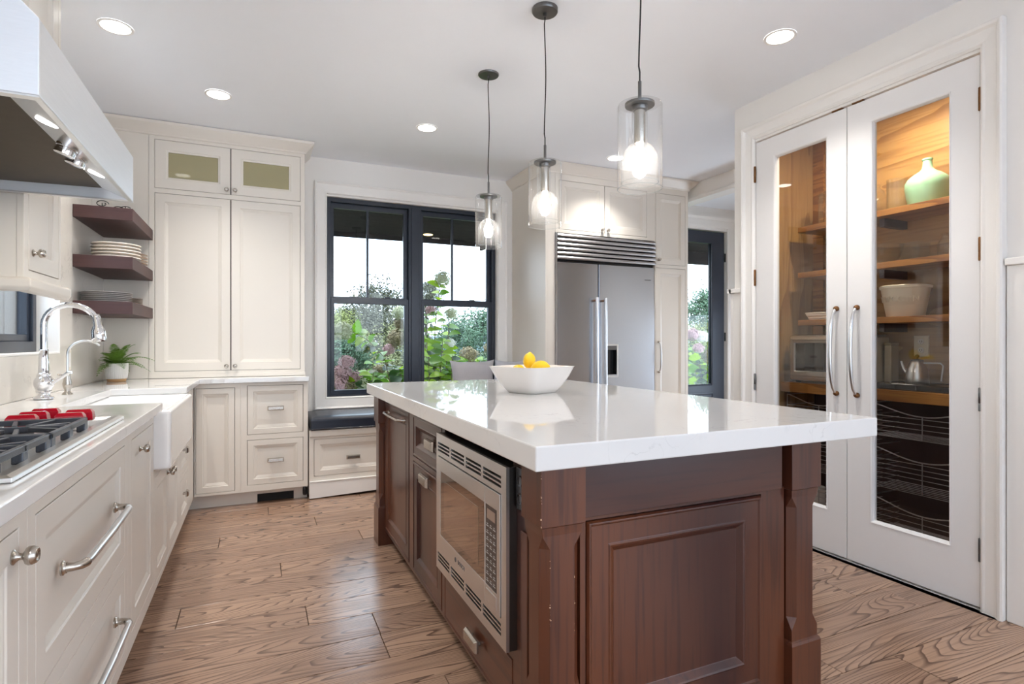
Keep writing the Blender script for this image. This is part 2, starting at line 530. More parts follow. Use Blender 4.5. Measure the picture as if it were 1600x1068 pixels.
def face_B(y):      # a face looking -y: u = x, v = z
    return lambda u, v, n: Vector((u, y - n, v))


def face_I(x):      # a face looking -x: u = -y (so pass u = -y), v = z
    return lambda u, v, n: Vector((x - n, -u, v))


def face_T(z):      # a face looking up: u = x, v = y
    return lambda u, v, n: Vector((u, v, z + n))


OFF = {}


def thing(name, label, cat, loc=(0, 0, 0), group=None):
    o = bpy.data.objects.new(name, None)
    o.empty_display_size = 0.05
    COL.objects.link(o)
    o.location = loc
    o['label'] = label; o['category'] = cat
    if group: o['group'] = group
    OFF[o.name] = Vector(loc)
    return o


def put(name, mb, m, parent=None, bevel=0.0, smooth=False, label=None, kind=None, seg=2, angle=30):
    off = OFF[parent.name] if parent is not None else Vector((0, 0, 0))
    me = mb.mesh(name, off, smooth)
    me.materials.append(MATS[m])
    o = bpy.data.objects.new(name, me)
    COL.objects.link(o)
    if parent is not None: o.parent = parent
    OFF[o.name] = off
    if bevel:
        bv = o.modifiers.new('bevel', 'BEVEL')
        bv.width = bevel; bv.segments = seg; bv.limit_method = 'ANGLE'; bv.angle_limit = math.radians(angle)
    if smooth:
        try:
            me.set_sharp_from_angle(angle=math.radians(50))
        except Exception:
            pass
    if label: o['label'] = label
    if kind: o['kind'] = kind
    return o


def solid(name, label, cat, mb, m, bevel=0.0, smooth=False, group=None, loc=None, kind=None):
    o = put(name, mb, m, None, bevel, smooth)
    o['label'] = label; o['category'] = cat
    if group: o['group'] = group
    if kind: o['kind'] = kind
    return o


def struct(name, mb, m, bevel=0.0, smooth=False, label=None):
    o = put(name, mb, m, None, bevel, smooth)
    o['kind'] = 'structure'
    if label: o['label'] = label
    return o


def struct_empty(name, label=None, loc=(0, 0, 0)):
    o = bpy.data.objects.new(name, None)
    COL.objects.link(o); o.location = loc
    o['kind'] = 'structure'
    if label: o['label'] = label
    OFF[o.name] = Vector(loc)
    return o


def copy_tree(src, loc, rot=None, scale=None, label=None, parent=None):
    r = src.copy(); COL.objects.link(r)
    r.location = loc
    if rot is not None: r.rotation_euler = rot
    if scale is not None: r.scale = scale
    if label: r['label'] = label
    OFF[r.name] = Vector(loc)
    def rec(a, b):
        for ch in a.children:
            c = ch.copy(); COL.objects.link(c); c.parent = b
            rec(ch, c)
    rec(src, r)
    return r


# ---- small repeated shapes
DOOR = [(0, -0.019), (0, 0.0), (0.052, 0.0), (0.055, -0.0035), (0.060, -0.0035), (0.076, -0.0105)]
DRAWER = [(0, -0.019), (0, 0.0), (0.040, 0.0), (0.043, -0.004), (0.048, -0.004), (0.066, -0.011)]
SHAKER = [(0, -0.019), (0, 0.0), (0.058, 0.0), (0.0605, -0.0045), (0.0635, -0.0045), (0.080, -0.011)]


def panel_door(parent, B, u0, u1, v0, v1, m='cabinet', prof=DOOR, name='door', gap=0.0028, bevel=0.0012):
    mb = MB().nest(B, u0 + gap, u1 - gap, v0 + gap, v1 - gap, prof)
    return put(name, mb, m, parent, bevel)


def knob(parent, B, u, v, m='nickel', s=1.0, n0=0.0):
    a = B(u, v, n0); ax = (B(u, v, 1) - B(u, v, 0))
    pr = [(0.012, 0), (0.0125, 0.002), (0.0095, 0.004), (0.0058, 0.009), (0.0056, 0.013), (0.0085, 0.0155), (0.0135, 0.018), (0.0155, 0.0215), (0.0155, 0.027), (0.0145, 0.0285),
          (0.0135, 0.0315), (0.0110, 0.0335), (0.0085, 0.0328), (0.0070, 0.0315), (0.004, 0.0322), (0.0005, 0.0325)]
    return put('knob', MB().lathe([(r * s, h * s) for r, h in pr], a, ax, 18), m, parent, smooth=True, label='nickel knob')


def cup_pull(parent, B, u, v, w=0.085, m='nickel', n0=0.0, h=0.024):
    """rectangular bin pull on two short posts"""
    mb = MB()
    for d in (-0.3, 0.3):
        mb.bbox(B, u + w * d - 0.005, u + w * d + 0.005, v - 0.005, v + 0.005, n0, n0 + 0.018)
    mb.nest(lambda a, b, c: B(a, b, c), u - w / 2, u + w / 2, v - h / 2, v + h / 2,
            [(0.0, n0 + 0.014), (0, n0 + 0.021), (0.004, n0 + 0.030), (0.007, n0 + 0.031)])
    return put('pull', mb, m, parent, 0.0015, label='nickel bin pull')


def bar_pull(parent, B, u0, u1, v, m='nickel', horizontal=True, r=0.010, reach=0.04, name='handle', n0=0.0, mid='satin'):
    """bar handle with flared feet and tapered elbows"""
    def Q(t, n):
        return B(t, v, n) if horizontal else B(v, t, n)
    d = 1 if u1 > u0 else -1
    feet = []
    for t, sg in ((u0, d), (u1, -d)):
        c = Q(t, n0); ax = Q(t, 1) - Q(t, 0)
        mb = MB(); feet.append(mb)
        mb.lathe([(r * 1.6, 0), (r * 1.6, 0.004), (r * 1.25, 0.007), (r * 1.2, 0.010)], c, ax, 16)
        mb.tube([Q(t, n0 + 0.006), Q(t, n0 + reach * 0.55), Q(t + sg * 0.008, n0 + reach * 0.88), Q(t + sg * 0.024, n0 + reach)], [r * 1.05, r * 0.9, r * 0.95, r * 1.05], 14)
    mid_mb = MB().tube([Q(u0 + d * 0.022, n0 + reach), Q(u0 + d * 0.04, n0 + reach + 0.002), Q((u0 + u1) / 2, n0 + reach + 0.004), Q(u1 - d * 0.04, n0 + reach + 0.002), Q(u1 - d * 0.022, n0 + reach)],
                       [r * 0.85, r * 0.9, r * 0.95, r * 0.9, r * 0.85], 14)
    o = put(name, mid_mb, mid, parent, smooth=True)
    for f_ in feet:
        put('handle_foot', f_, m, o, smooth=True)
    return o


def arc_pull(parent, B, u, v0, v1, m='satin', r=0.008, reach=0.045, name='handle', base='copper'):
    """bowed vertical door pull on round feet"""
    mb = MB(); n = 14
    pts = []
    for i in range(n + 1):
        t = i / n
        pts.append(B(u, v0 + (v1 - v0) * t, 0.014 + reach * (math.sin(PI * t) ** 0.45)))
    mb.tube(pts, [r * (0.8 + 0.5 * math.sin(PI * i / n)) for i in range(n + 1)], 12)
    o = put(name, mb, m, parent, smooth=True)
    for v in (v0, v1):
        ft = MB().lathe([(r * 1.7, 0), (r * 1.8, 0.003), (r * 1.7, 0.012), (r * 1.2, 0.02), (r * 0.5, 0.023)], B(u, v, 0), B(0, 0, 1) - B(0, 0, 0), 16)
        put('handle_foot', ft, base, o, smooth=True)
    return o


def frame_part(parent, B, u0, u1, v0, v1, holes, m='cabinet', t=0.019, name='face_frame'):
    for (a_, b_, c_, d_) in holes:
        put('door_recess', MB().bbox(B, a_ - 0.006, b_ + 0.006, c_ - 0.006, d_ + 0.006, -t - 0.00045, -t - 0.00008), 'recess', parent)  # thin dark plate that paints shade into the door and drawer gaps
    return put(name, MB().grid(B, u0, u1, v0, v1, -t, 0, holes), m, parent, 0.0012)


def text_mesh(body, size, extrude=0.0008, shear=0, spacing=1.0):
    cu = bpy.data.curves.new('lettering', 'FONT')
    cu.body = body; cu.size = size; cu.extrude = extrude
    cu.align_x = 'CENTER'; cu.align_y = 'CENTER'; cu.space_character = spacing
    o = bpy.data.objects.new('lettering', cu)
    COL.objects.link(o)
    dg = bpy.context.evaluated_depsgraph_get(); dg.update()
    me = bpy.data.meshes.new_from_object(o.evaluated_get(dg))
    vs = [v.co.copy() for v in me.vertices]; fs = [tuple(p.vertices) for p in me.polygons]
    bpy.data.objects.remove(o); bpy.data.curves.remove(cu); bpy.data.meshes.remove(me)
    return vs, fs


# ================================================================== THE ROOM
CE = 2.745
YB = 5.0          # back wall
XL = -0.98        # left wall
XR = 2.92         # pantry wall

# ---- floor: boards of oak, each its own piece, on a dark sub-floor
floor = struct('floor', MB().box(-1.2, 5.5, -3.3, 5.2, -0.06, -0.017), 'dark_void', label='wide brown oak floorboards with dark grain')
rows_known = {12: -0.21, 9: 0.11, 6: 0.195, 5: 0.457, 7: -0.313, 15: 0.066, -1: 2.203, 2: 2.562, 0: 1.919, 11: 0.58, 3: 1.05, 4: -0.9, 8: 0.75, 10: -0.55, 13: 0.35, 14: -0.6, 1: 1.2}
W = 0.1922
rng = random.Random(11)
for k in range(-8, 20):
    y0 = 1.358 + W * k; y1 = y0 + W
    if y0 > 5.05: break
    y1 = min(y1, 5.15)
    j = rows_known.get(k, rng.uniform(-0.6, 1.5))
    xs = [j]
    while xs[-1] < 5.5: xs.append(xs[-1] + rng.uniform(1.3, 2.1))
    while xs[0] > -1.2: xs.insert(0, xs[0] - rng.uniform(1.3, 2.1))
    for a, b in zip(xs[:-1], xs[1:]):
        a = max(a, -1.15); b = min(b, 5.45)
        if b - a < 0.05: continue
        if k < -3 and a > 3.0: continue
        z = rng.uniform(-0.0006, 0.0)
        put('floorboard', MB().box(a + 0.0015, b - 0.0015, y0 + 0.0016, y1 - 0.0016, -0.016, z), 'oak', floor, 0.0012, seg=1)
put('rear_boards', MB().box(-1.15, 2.95, -3.25, 1.358 - 8 * W, -0.016, 0), 'oak', floor)

# ---- ceiling
struct('ceiling', MB().box(-1.15, 5.5, -3.3, 5.2, CE, CE + 0.1), 'ceil', label='smooth white ceiling')

# ---- left wall with the window above the sink
WL = (2.93, 3.752, 1.128, 2.10)
struct('wall_left', MB().grid(face_L(XL), -3.3, 5.15, 0, CE, -0.16, 0, [WL]), 'wall')
# ---- back wall: twin window and, past the refrigerator, the garden door
WB = (0.534, 2.094, 0.695, 2.43)
DB = (4.10, 5.03, 0.0, 2.485)
struct('wall_back', MB().grid(face_B(YB), -1.14, 5.45, 0, CE, -0.15, 0, [WB, DB]), 'wall')
# ---- right wall with the pantry opening and an unseen window added for daylight
PO = (1.417, 2.662, 0.0, 2.476)
struct('wall_right', MB().grid(face_I(XR), -2.834, 3.3, 0, CE, -0.12, 0, [(-PO[1], -PO[0], -0.1, PO[3]), (0.45, 2.95, 0.25, 2.48)]), 'wall')
w_ = struct_empty('window_3', 'wide window added in the right wall behind the viewer for daylight')
put('window_frame', MB().nest(face_I(XR), 0.45, 2.95, 0.25, 2.48, [(0, -0.08), (0, -0.02), (0.05, -0.02), (0.05, -0.08)], cap=False, back=False), 'navy_frame', w_)
put('mullion', MB().box(XR + 0.03, XR + 0.07, -1.74, -1.66, 0.25, 2.48), 'navy_frame', w_)
# ---- rear wall behind the camera with tall windows added out of view to let daylight in
RW = [(-0.7, 0.45, 0.35, 2.4), (0.65, 1.80, 0.35, 2.4), (2.0, 2.75, 0.35, 2.4)]
struct('wall_rear', MB().grid(lambda u, v, n: Vector((u, -3.3 + n, v)), -1.14, 3.04, 0, CE, 0, 0.1, RW), 'wall')
for i, (a, b, c, d) in enumerate(RW):
    w = struct_empty('window_%d' % (4 + i), 'tall window added in the wall behind the viewer for daylight')
    put('window_frame', MB().nest(lambda u, v, n: Vector((u, -3.25 + n, v)), a, b, c, d, [(0, -0.03), (0, 0.03), (0.05, 0.03), (0.05, -0.03)], cap=False, back=False), 'navy_frame', w)
    put('meeting_rail', MB().box(a, b, -3.27, -3.23, 1.35, 1.40), 'navy_frame', w)
# ---- passage beyond the refrigerator, its unseen low window added for daylight
struct('wall_hall', MB().grid(face_I(5.35), -5.0, -1.8, 0, CE, -0.10, 0, [(-4.5, -2.3, 0.35, 1.60)]), 'wall')
w_ = struct_empty('window_7', 'low wide window added in the passage wall for daylight, out of view')
put('window_frame', MB().nest(face_I(5.35), -4.5, -2.3, 0.35, 1.60, [(0, -0.08), (0, 0.012), (0.05, 0.012), (0.05, -0.08)], cap=False, back=False), 'trim', w_)
put('mullion', MB().box(5.38, 5.42, -0.03 + 3.4, 3.43, 0.40, 1.55), 'trim', w_)
struct('wall_hall_front', MB().box(3.68, 5.45, 1.75, 1.85, 0, CE), 'wall')

# ---- pantry closet walls
struct('wall_pantry_back', MB().box(3.58, 3.68, 1.20, 2.834, 0, 2.6), 'plywood')
struct('wall_pantry_side', MB().box(3.04, 3.58, 2.74, 2.834, 0, 2.6), 'plywood_z')
struct('wall_pantry_near', MB().box(3.04, 3.58, 1.20, 1.30, 0, 2.6), 'plywood_z')
struct('ceiling_pantry', MB().box(3.04, 3.68, 1.20, 2.834, 2.6, 2.64), 'plywood')
put('back_batten', MB().box(3.555, 3.578, 2.66, 2.738, 1.0, 2.6), 'shelf_wood', bpy.data.objects['wall_pantry_back'])
put('void_shade_sheet', MB().box(3.56, 3.579, 1.31, 2.73, 0.0, 0.85), 'pantry_dark', bpy.data.objects['wall_pantry_back'])  # dark sheet painting the unlit void behind the baskets

# ---- header over the passage, with a stepped moulding
struct('trim_1', MB().prism([(3.888, 2.575), (4.032, 2.575), (4.032, 2.605), (4.026, 2.618), (4.02, 2.618), (4.02, CE - 0.001), (3.90, CE - 0.001), (3.90, 2.618), (3.894, 2.618), (3.888, 2.605)], 1.86, 4.99, 'y'), 'trim', 0.0015, label='white header across the opening right of the refrigerator')

# ---- chair rail and wainscot either side of the pantry
for i, (a, b) in enumerate(((-0.7, 1.322), (2.758, 2.86))):
    mb = MB()
    mb.box(XR - 0.012, XR - 0.0005, a, b if i == 0 else 2.834, 0.0, 1.515)
    if i == 1:
        mb.box(XR - 0.012, XR + 0.12, 2.8345, 2.86, 0.0, 1.515)
    mb.box(XR - 0.030, XR - 0.0005, a, b, 1.515, 1.545)
    if i == 1:
        mb.box(XR - 0.030, XR + 0.12, 2.8345, 2.875, 1.515, 1.545)
    struct('trim_%d' % (2 + i), mb, 'trim', 0.004, label=['white wainscot and chair rail at the right edge of the photo', 'white wainscot and chair rail on the wall end beside the garden door'][i])

# ---- backsplash slab on the left wall
sp = MB().grid(face_L(XL), 0.3, 4.68, 0.93, 2.30, 0.0005, 0.012, [WL])
struct('trim_4', sp, 'splash', 0.001, label='pale stone backsplash slab behind the sink and shelves')

# ================================================================== WINDOW OVER THE BENCH
win = struct_empty('window_1', 'twin double-hung window with black frames above the bench')
Bw = face_B(YB)
x0, x1, z0, z1 = WB
put('jamb_frame', MB().grid(Bw, x0, x1, z0, z1, -0.12, -0.035, [(x0 + 0.035, 1.245, z0 + 0.04, z1 - 0.035), (1.362, x1 - 0.035, z0 + 0.04, z1 - 0.035)]), 'navy_frame', win, 0.003)
put('mullion_cover', MB().box(1.268, 1.339, YB + 0.022, YB + 0.036, z0 + 0.02, z1 - 0.02), 'navy_frame', win, 0.003)
for (a, b, mx) in ((x0 + 0.035, 1.245, 0.887), (1.362, x1 - 0.035, 1.674)):
    # upper sash sits outside, lower sash inside
    up = put('upper_sash', MB().grid(Bw, a, b, 1.525, z1 - 0.035, -0.115, -0.08, [(a + 0.03, b - 0.038, 1.585, 2.352)]), 'navy_frame', win, 0.003)
    put('muntin', MB().box(mx - 0.010, mx + 0.010, YB + 0.083, YB + 0.108, 1.585, 2.352), 'navy_frame', up, 0.003)
    put('pane', MB().box(a + 0.03, b - 0.038, YB + 0.097, YB + 0.099, 1.585, 2.352), 'window_glass', up)
    lo = put('lower_sash', MB().grid(Bw, a, b, z0 + 0.04, 1.575, -0.075, -0.04, [(a + 0.03, b - 0.038, 0.775, 1.522)]), 'navy_frame', win, 0.003)
    put('pane', MB().box(a + 0.03, b - 0.038, YB + 0.057, YB + 0.059, 0.775, 1.522), 'window_glass', lo)
    put('sash_lock', MB().box((a + b) / 2 + 0.12, (a + b) / 2 + 0.17, YB + 0.03, YB + 0.055, 1.575, 1.59), 'navy_frame', lo, 0.002)
CAS = [(0, 0.0), (0, 0.030), (0.006, 0.034), (0.014, 0.030), (0.020, 0.022), (0.086, 0.016), (0.092, 0.020), (0.100, 0.014), (0.100, -0.03)]
put('casing', MB().nest(Bw, 0.432, 2.196, 0.622, 2.545, CAS, cap=False, back=False), 'trim', win, 0.001)

# ---- window above the sink
win2 = struct_empty('window_2', 'dark framed window above the sink')
BL = face_L(XL)
ya, yb, za, zb = WL
put('jamb_lining', MB().grid(BL, ya, yb, za, zb, -0.16, 0.013, [(ya + 0.012, yb - 0.012, za + 0.010, zb - 0.012)]), 'trim', win2, 0.002)
put('window_frame', MB().grid(BL, ya + 0.012, yb - 0.012, za + 0.010, zb - 0.012, -0.15, -0.085, [(ya + 0.06, yb - 0.06, za + 0.065, zb - 0.06)]), 'navy_frame', win2, 0.003)
sa = put('sash', MB().grid(BL, ya + 0.06, yb - 0.06, za + 0.065, zb - 0.06, -0.135, -0.10, [(ya + 0.095, yb - 0.095, za + 0.10, zb - 0.1)]), 'navy_frame', win2, 0.003)
put('pane', MB().box(XL - 0.122, XL - 0.119, ya + 0.095, yb - 0.095, za + 0.10, zb - 0.1), 'window_glass', sa)

# ================================================================== GARDEN DOOR past the refrigerator
d3 = struct_empty('door_3', 'dark glazed garden door beyond the refrigerator')
put('door_slab', MB().grid(face_B(YB), 4.115, 5.015, 0.012, 2.475, -0.075, -0.03, [(4.30, 4.812, 0.70, 2.335)]), 'navy_door', d3, 0.003)
put('glazing_bead', MB().nest(face_B(YB), 4.285, 4.827, 0.685, 2.35, [(0, -0.03), (0, -0.018), (0.008, -0.016), (0.015, -0.024), (0.015, -0.05)], cap=False, back=False), 'navy_door', d3)
put('pane', MB().box(4.30, 4.812, YB + 0.05, YB + 0.054, 0.70, 2.335), 'window_glass', d3)
put('bottom_panel', MB().nest(face_B(YB), 4.27, 4.84, 0.18, 0.60, [(0, -0.03), (0, -0.022), (0.012, -0.020), (0.02, -0.028), (0.05, -0.028), (0.06, -0.022)], back=False), 'navy_door', d3)
for z in (2.18, 1.25, 0.35):
    put('hinge', MB().lathe([(0.008, -0.05), (0.009, -0.047), (0.009, 0.047), (0.008, 0.05)], (5.022, YB + 0.022, z), (0, 0, 1), 12), 'black_plastic', d3, smooth=True)
put('casing', MB().nest(face_B(YB), 4.01, 5.12, 0.0, 2.60, [(0, 0.0), (0, 0.022), (0.07, 0.018), (0.085, 0.012), (0.09, 0.0)], cap=False, back=False, sides=(1, 0, 1, 1)), 'trim', d3, 0.001)
put('head_cap', MB().sweep([(0, 2.60), (0.025, 2.60), (0.04, 2.625), (0.04, 2.645), (0, 2.645)], [(3.99, YB), (5.16, YB)]), 'trim', d3)

# ================================================================== PANTRY DOORS
Bp = face_I(XR)
cas = MB().nest(Bp, -2.752, -1.326, 0.0, 2.582, [(0, 0), (0, 0.034), (0.008, 0.038), (0.018, 0.034), (0.028, 0.022), (0.036, 0.020), (0.070, 0.016), (0.080, 0.019), (0.092, 0.010), (0.092, -0.05)], cap=False, back=False, sides=(1, 0, 1, 1))
struct('trim_5', cas, 'trim', 0.001, label='white moulded casing around the pantry doors')


def pantry_door(idx, ya, yb, ga, gb, hand_y, hinge_y, label):
    d = struct_empty('door_%d' % idx, label)
    zb_, zt = 0.012, 2.466
    leaf = MB().grid(Bp, -yb, -ya, zb_, zt, -0.040, 0.0, [(-gb, -ga, 0.256, 2.340)])
    put('door_leaf', leaf, 'door_white', d, 0.0025)
    put('glazing_bead', MB().nest(Bp, -gb - 0.008, -ga + 0.008, 0.248, 2.348, [(0, 0.0), (0.001, 0.003), (0.006, 0.0), (0.012, -0.012), (0.014, -0.02)], cap=False, back=False), 'door_white', d)
    put('pane', MB().box(XR + 0.018, XR + 0.022, ga, gb, 0.256, 2.340), 'pantry_glass', d)
    arc_pull(d, Bp, -hand_y, 0.906, 1.374)
    for z in (2.265, 1.602, 0.935, 0.269):
        h = MB().lathe([(0.005, -0.052), (0.0075, -0.050), (0.0075, -0.018), (0.0068, -0.017), (0.0068, -0.016), (0.0075, -0.015), (0.0075, 0.050), (0.005, 0.053)], (XR - 0.006, hinge_y, z), (0, 0, 1), 12)
        put('hinge', h, 'copper' if z > 1.5 else 'gunmetal', d, smooth=True, label='dark copper hinge')
    cy = hand_y
    put('ball_catch', MB().box(XR - 0.003, XR + 0.02, cy - 0.03, cy + 0.03, 2.467, 2.475), 'copper', d)
    return d


pantry_door(1, 2.046, 2.656, 2.167, 2.512, 2.101, 2.660, 'white glazed pantry door nearer the refrigerator')
pantry_door(2, 1.424, 2.042, 1.547, 1.905, 1.984, 1.420, 'white glazed pantry door at the right of the pair')

# ================================================================== LEFT RUN OF BASE CABINETS
XF = -0.41
BF = face_L(XF)


def base_unit(name, label, ya, yb, openings, ztop=0.893, group='painted base cabinets along the left wall'):
    t = thing(name, label, 'cabinet', ((XL + XF) / 2, (ya + yb) / 2, 0), group)
    put('carcass', MB().box(XL + 0.015, XF - 0.0195, ya + 0.001, yb - 0.001, 0.10, ztop), 'cabinet', t)
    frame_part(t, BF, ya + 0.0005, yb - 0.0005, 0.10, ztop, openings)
    put('toe_kick', MB().box(XF - 0.085, XF - 0.07, ya + 0.001, yb - 0.001, 0.0, 0.0995), 'cabinet', t)
    return t


a = base_unit('base_cabinet', 'white base cabinet with knobbed door at the bottom left corner of the photo', 0.50, 1.39, [(0.86, 1.348, 0.155, 0.842)])
d = panel_door(a, BF, 0.86, 1.348, 0.155, 0.842)
knob(d, BF, 1.318, 0.795, s=1.12)

b = base_unit('drawer_cabinet', 'white cabinet with two wide drawers below the gas cooktop', 1.39, 2.325, [(1.435, 2.272, 0.470, 0.842), (1.435, 2.272, 0.150, 0.425)])
for (v0, v1, vh) in ((0.470, 0.842, 0.672), (0.150, 0.425, 0.312)):
    d = panel_door(b, BF, 1.435, 2.272, v0, v1, prof=SHAKER, name='drawer')
    bar_pull(d, BF, 1.60, 2.12, vh, r=0.0105, reach=0.042)

c = base_unit('pull_out_cabinet', 'narrow white cabinet with single knob between cooktop drawers and sink', 2.325, 2.85, [(2.385, 2.835, 0.156, 0.842)])
d = panel_door(c, BF, 2.385, 2.835, 0.156, 0.842, prof=SHAKER)
knob(d, BF, 2.53, 0.785)

s_ = base_unit('sink_cabinet', 'white cabinet with a pair of doors under the farmhouse sink', 2.85, 3.722, [(2.89, 3.682, 0.125, 0.598)], ztop=0.632)
for (u0, u1, ku) in ((2.89, 3.286, 3.245), (3.286, 3.682, 3.327)):
    d = panel_door(s_, BF, u0, u1, 0.125, 0.598)
    knob(d, BF, ku, 0.545)

e = base_unit('corner_drawer_cabinet', 'cream cabinet with small square pulls in the corner past the sink', 3.722, 4.498, [(3.775, 4.14, 0.40, 0.842), (3.775, 4.14, 0.125, 0.375)])
for (v0, v1) in ((0.40, 0.842), (0.125, 0.375)):
    d = panel_door(e, BF, 3.775, 4.14, v0, v1, prof=DRAWER, name='drawer')
    cup_pull(d, BF, 3.90, (v0 + v1) / 2 - (0.08 if v0 > 0.3 else -0.03), w=0.05, h=0.035)

# ---- corner base cabinets under the tall unit
YF = 4.52
BB = face_B(YF)
t = thing('corner_door_cabinet', 'cream base cabinet with one tall door left of the stacked drawers', 'cabinet', (-0.26, 4.75, 0))
put('carcass', MB().box(-0.40, -0.115, YF + 0.0195, 4.985, 0.10, 0.893), 'cabinet', t)
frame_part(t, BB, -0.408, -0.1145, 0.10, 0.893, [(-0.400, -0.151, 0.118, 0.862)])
panel_door(t, BB, -0.400, -0.151, 0.118, 0.862, prof=DRAWER)
put('toe_kick', MB().box(-0.47, -0.115, YF + 0.07, YF + 0.085, 0, 0.0995), 'cabinet', t)

t = thing('stacked_drawer_cabinet', 'white base cabinet with two square drawers beside the window bench', 'cabinet', (0.115, 4.75, 0))
put('carcass', MB().box(-0.1135, 0.344, YF + 0.0195, 4.985, 0.10, 0.893), 'cabinet', t)
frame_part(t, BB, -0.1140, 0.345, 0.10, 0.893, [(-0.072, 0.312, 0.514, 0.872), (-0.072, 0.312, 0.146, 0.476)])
for (v0, v1) in ((0.514, 0.872), (0.146, 0.476)):
    d = panel_door(t, BB, -0.072, 0.312, v0, v1, prof=DRAWER, name='drawer')
    cup_pull(d, BB, 0.120, (v0 + v1) / 2 + 0.01, w=0.112, h=0.032)
put('toe_kick', MB().grid(face_B(YF + 0.07), -0.1145, 0.344, 0, 0.0995, -0.015, 0, [(-0.004, 0.249, -0.1, 0.062)]), 'cabinet', t)
put('foot', MB().lathe([(0.013, 0), (0.016, 0.01), (0.016, 0.05), (0.01, 0.07)], (0.325, YF + 0.035, 0.03), (0, 0, 1), 14), 'black_plastic', t, smooth=True, label='black levelling foot')
solid('kick_vent', 'dark heating vent slot in the toe kick under the stacked drawers', 'vent', MB().box(-0.003, 0.248, YF + 0.088, YF + 0.12, 0.001, 0.061), 'dark_void')

# ---- worktop with the sink cut-out
ctr = [(XL + 0.013, 0.50), (-0.372, 0.50), (-0.372, 2.815), (-0.735, 2.815), (-0.735, 3.712), (-0.372, 3.712), (-0.372, 4.490), (0.352, 4.490), (0.352, 4.996), (XL + 0.013, 4.996)]
solid('worktop', 'pale quartz worktop running along the left wall and round the corner', 'worktop', MB().prism(ctr, 0.8945, 0.93), 'quartz', 0.003)

# ================================================================== SINK, TAPS
t = thing('farmhouse_sink', 'white apron-front farmhouse sink set into the left worktop', 'sink', (-0.55, 3.28, 0.63))
sk = MB().nest(face_T(0), -0.765, -0.346, 2.852, 3.720, [(0.0, 0.634), (0, 0.893), (0.028, 0.893), (0.032, 0.875), (0.040, 0.69), (0.07, 0.665), (0.16, 0.660)])
put('basin', sk, 'fireclay', t, 0.017, smooth=False, seg=4)
put('drain', MB().lathe([(0.045, 0), (0.047, 0.003), (0.03, 0.004), (0.026, 0.001)], (-0.555, 3.29, 0.661), (0, 0, 1), 20), 'chrome', t, smooth=True)

fx, fy = -0.886, 3.205
t = thing('kitchen_faucet', 'tall chrome gooseneck faucet with pull-down spray head behind the sink', 'faucet', (fx, fy, 0.93))
put('base', MB().lathe([(0.036, 0), (0.038, 0.004), (0.036, 0.009), (0.026, 0.016), (0.022, 0.024), (0.024, 0.030), (0.030, 0.034), (0.026, 0.040), (0.032, 0.050), (0.038, 0.063), (0.0385, 0.075), (0.035, 0.09),
                        (0.026, 0.101), (0.022, 0.105), (0.027, 0.110), (0.027, 0.114), (0.020, 0.120)], (fx, fy, 0.9305), (0, 0, 1), 28), 'chrome', t, smooth=True)
put('column', MB().lathe([(0.019, 0.112), (0.021, 0.13), (0.0195, 0.17), (0.0165, 0.215), (0.0175, 0.218), (0.0175, 0.224), (0.015, 0.226)], (fx, fy, 0.9305), (0, 0, 1), 24), 'chrome', t, smooth=True)
pts = [(fx, fy, 1.15)]
R = 0.100
for i in range(15):
    q = PI - PI * 0.93 * i / 14
    pts.append((fx + R + R * math.cos(q), fy, 1.268 + R * math.sin(q) * 0.93))
put('spout', MB().tube([pts[0], (fx, fy, 1.20), (fx, fy, 1.24)] + pts[1:], 0.0135, 16), 'chrome', t, smooth=True)
hx, hz = pts[-1][0], pts[-1][2]
put('spray_head', MB().lathe([(0.014, 0.03), (0.016, 0.02), (0.0165, -0.02), (0.021, -0.028), (0.029, -0.048), (0.030, -0.090), (0.027, -0.098), (0.010, -0.100)], (hx, fy, hz), (-0.12, 0, 1), 22), 'chrome', t, smooth=True)
put('lever', MB().tube([(fx + 0.028, fy - 0.01, 1.0), (fx + 0.065, fy - 0.02, 1.025), (fx + 0.098, fy - 0.03, 1.050), (fx + 0.110, fy - 0.033, 1.052)], [0.008, 0.007, 0.008, 0.006], 12), 'chrome', t, smooth=True)

gx, gy = -0.862, 3.455
t = thing('filter_tap', 'slim satin filter tap with thin curved spout beside the faucet', 'tap', (gx, gy, 0.93))
put('base', MB().lathe([(0.023, 0), (0.022, 0.004), (0.014, 0.012), (0.012, 0.02), (0.019, 0.042), (0.020, 0.055), (0.013, 0.085), (0.014, 0.095), (0.009, 0.105)], (gx, gy, 0.9305), (0, 0, 1), 22), 'nickel', t, smooth=True)
pts = [(gx, gy, 1.02), (gx, gy, 1.10)]
for i in range(11):
    q = PI - PI * 0.78 * i / 10
    pts.append((gx + 0.075 + 0.075 * math.cos(q), gy, 1.128 + 0.068 * math.sin(q)))
put('spout', MB().tube(pts, 0.0058, 12), 'satin', t, smooth=True)
put('lever', MB().tube([(gx, gy, 1.022), (gx - 0.03, gy - 0.03, 1.03)], 0.004, 10), 'nickel', t, smooth=True)

# ---- wall socket behind the sink
t = thing('socket_plate', 'small pale socket plate on the stone backsplash behind the taps', 'socket', (XL + 0.013, 3.89, 1.09))
put('plate', MB().nest(BL, 3.855, 3.925, 1.03, 1.150, [(0, 0.0125), (0, 0.016), (0.004, 0.019)]), 'outlet_white', t)
put('insert', MB().bbox(BL, 3.873, 3.907, 1.05, 1.13, 0.019, 0.0205), 'trim', t)

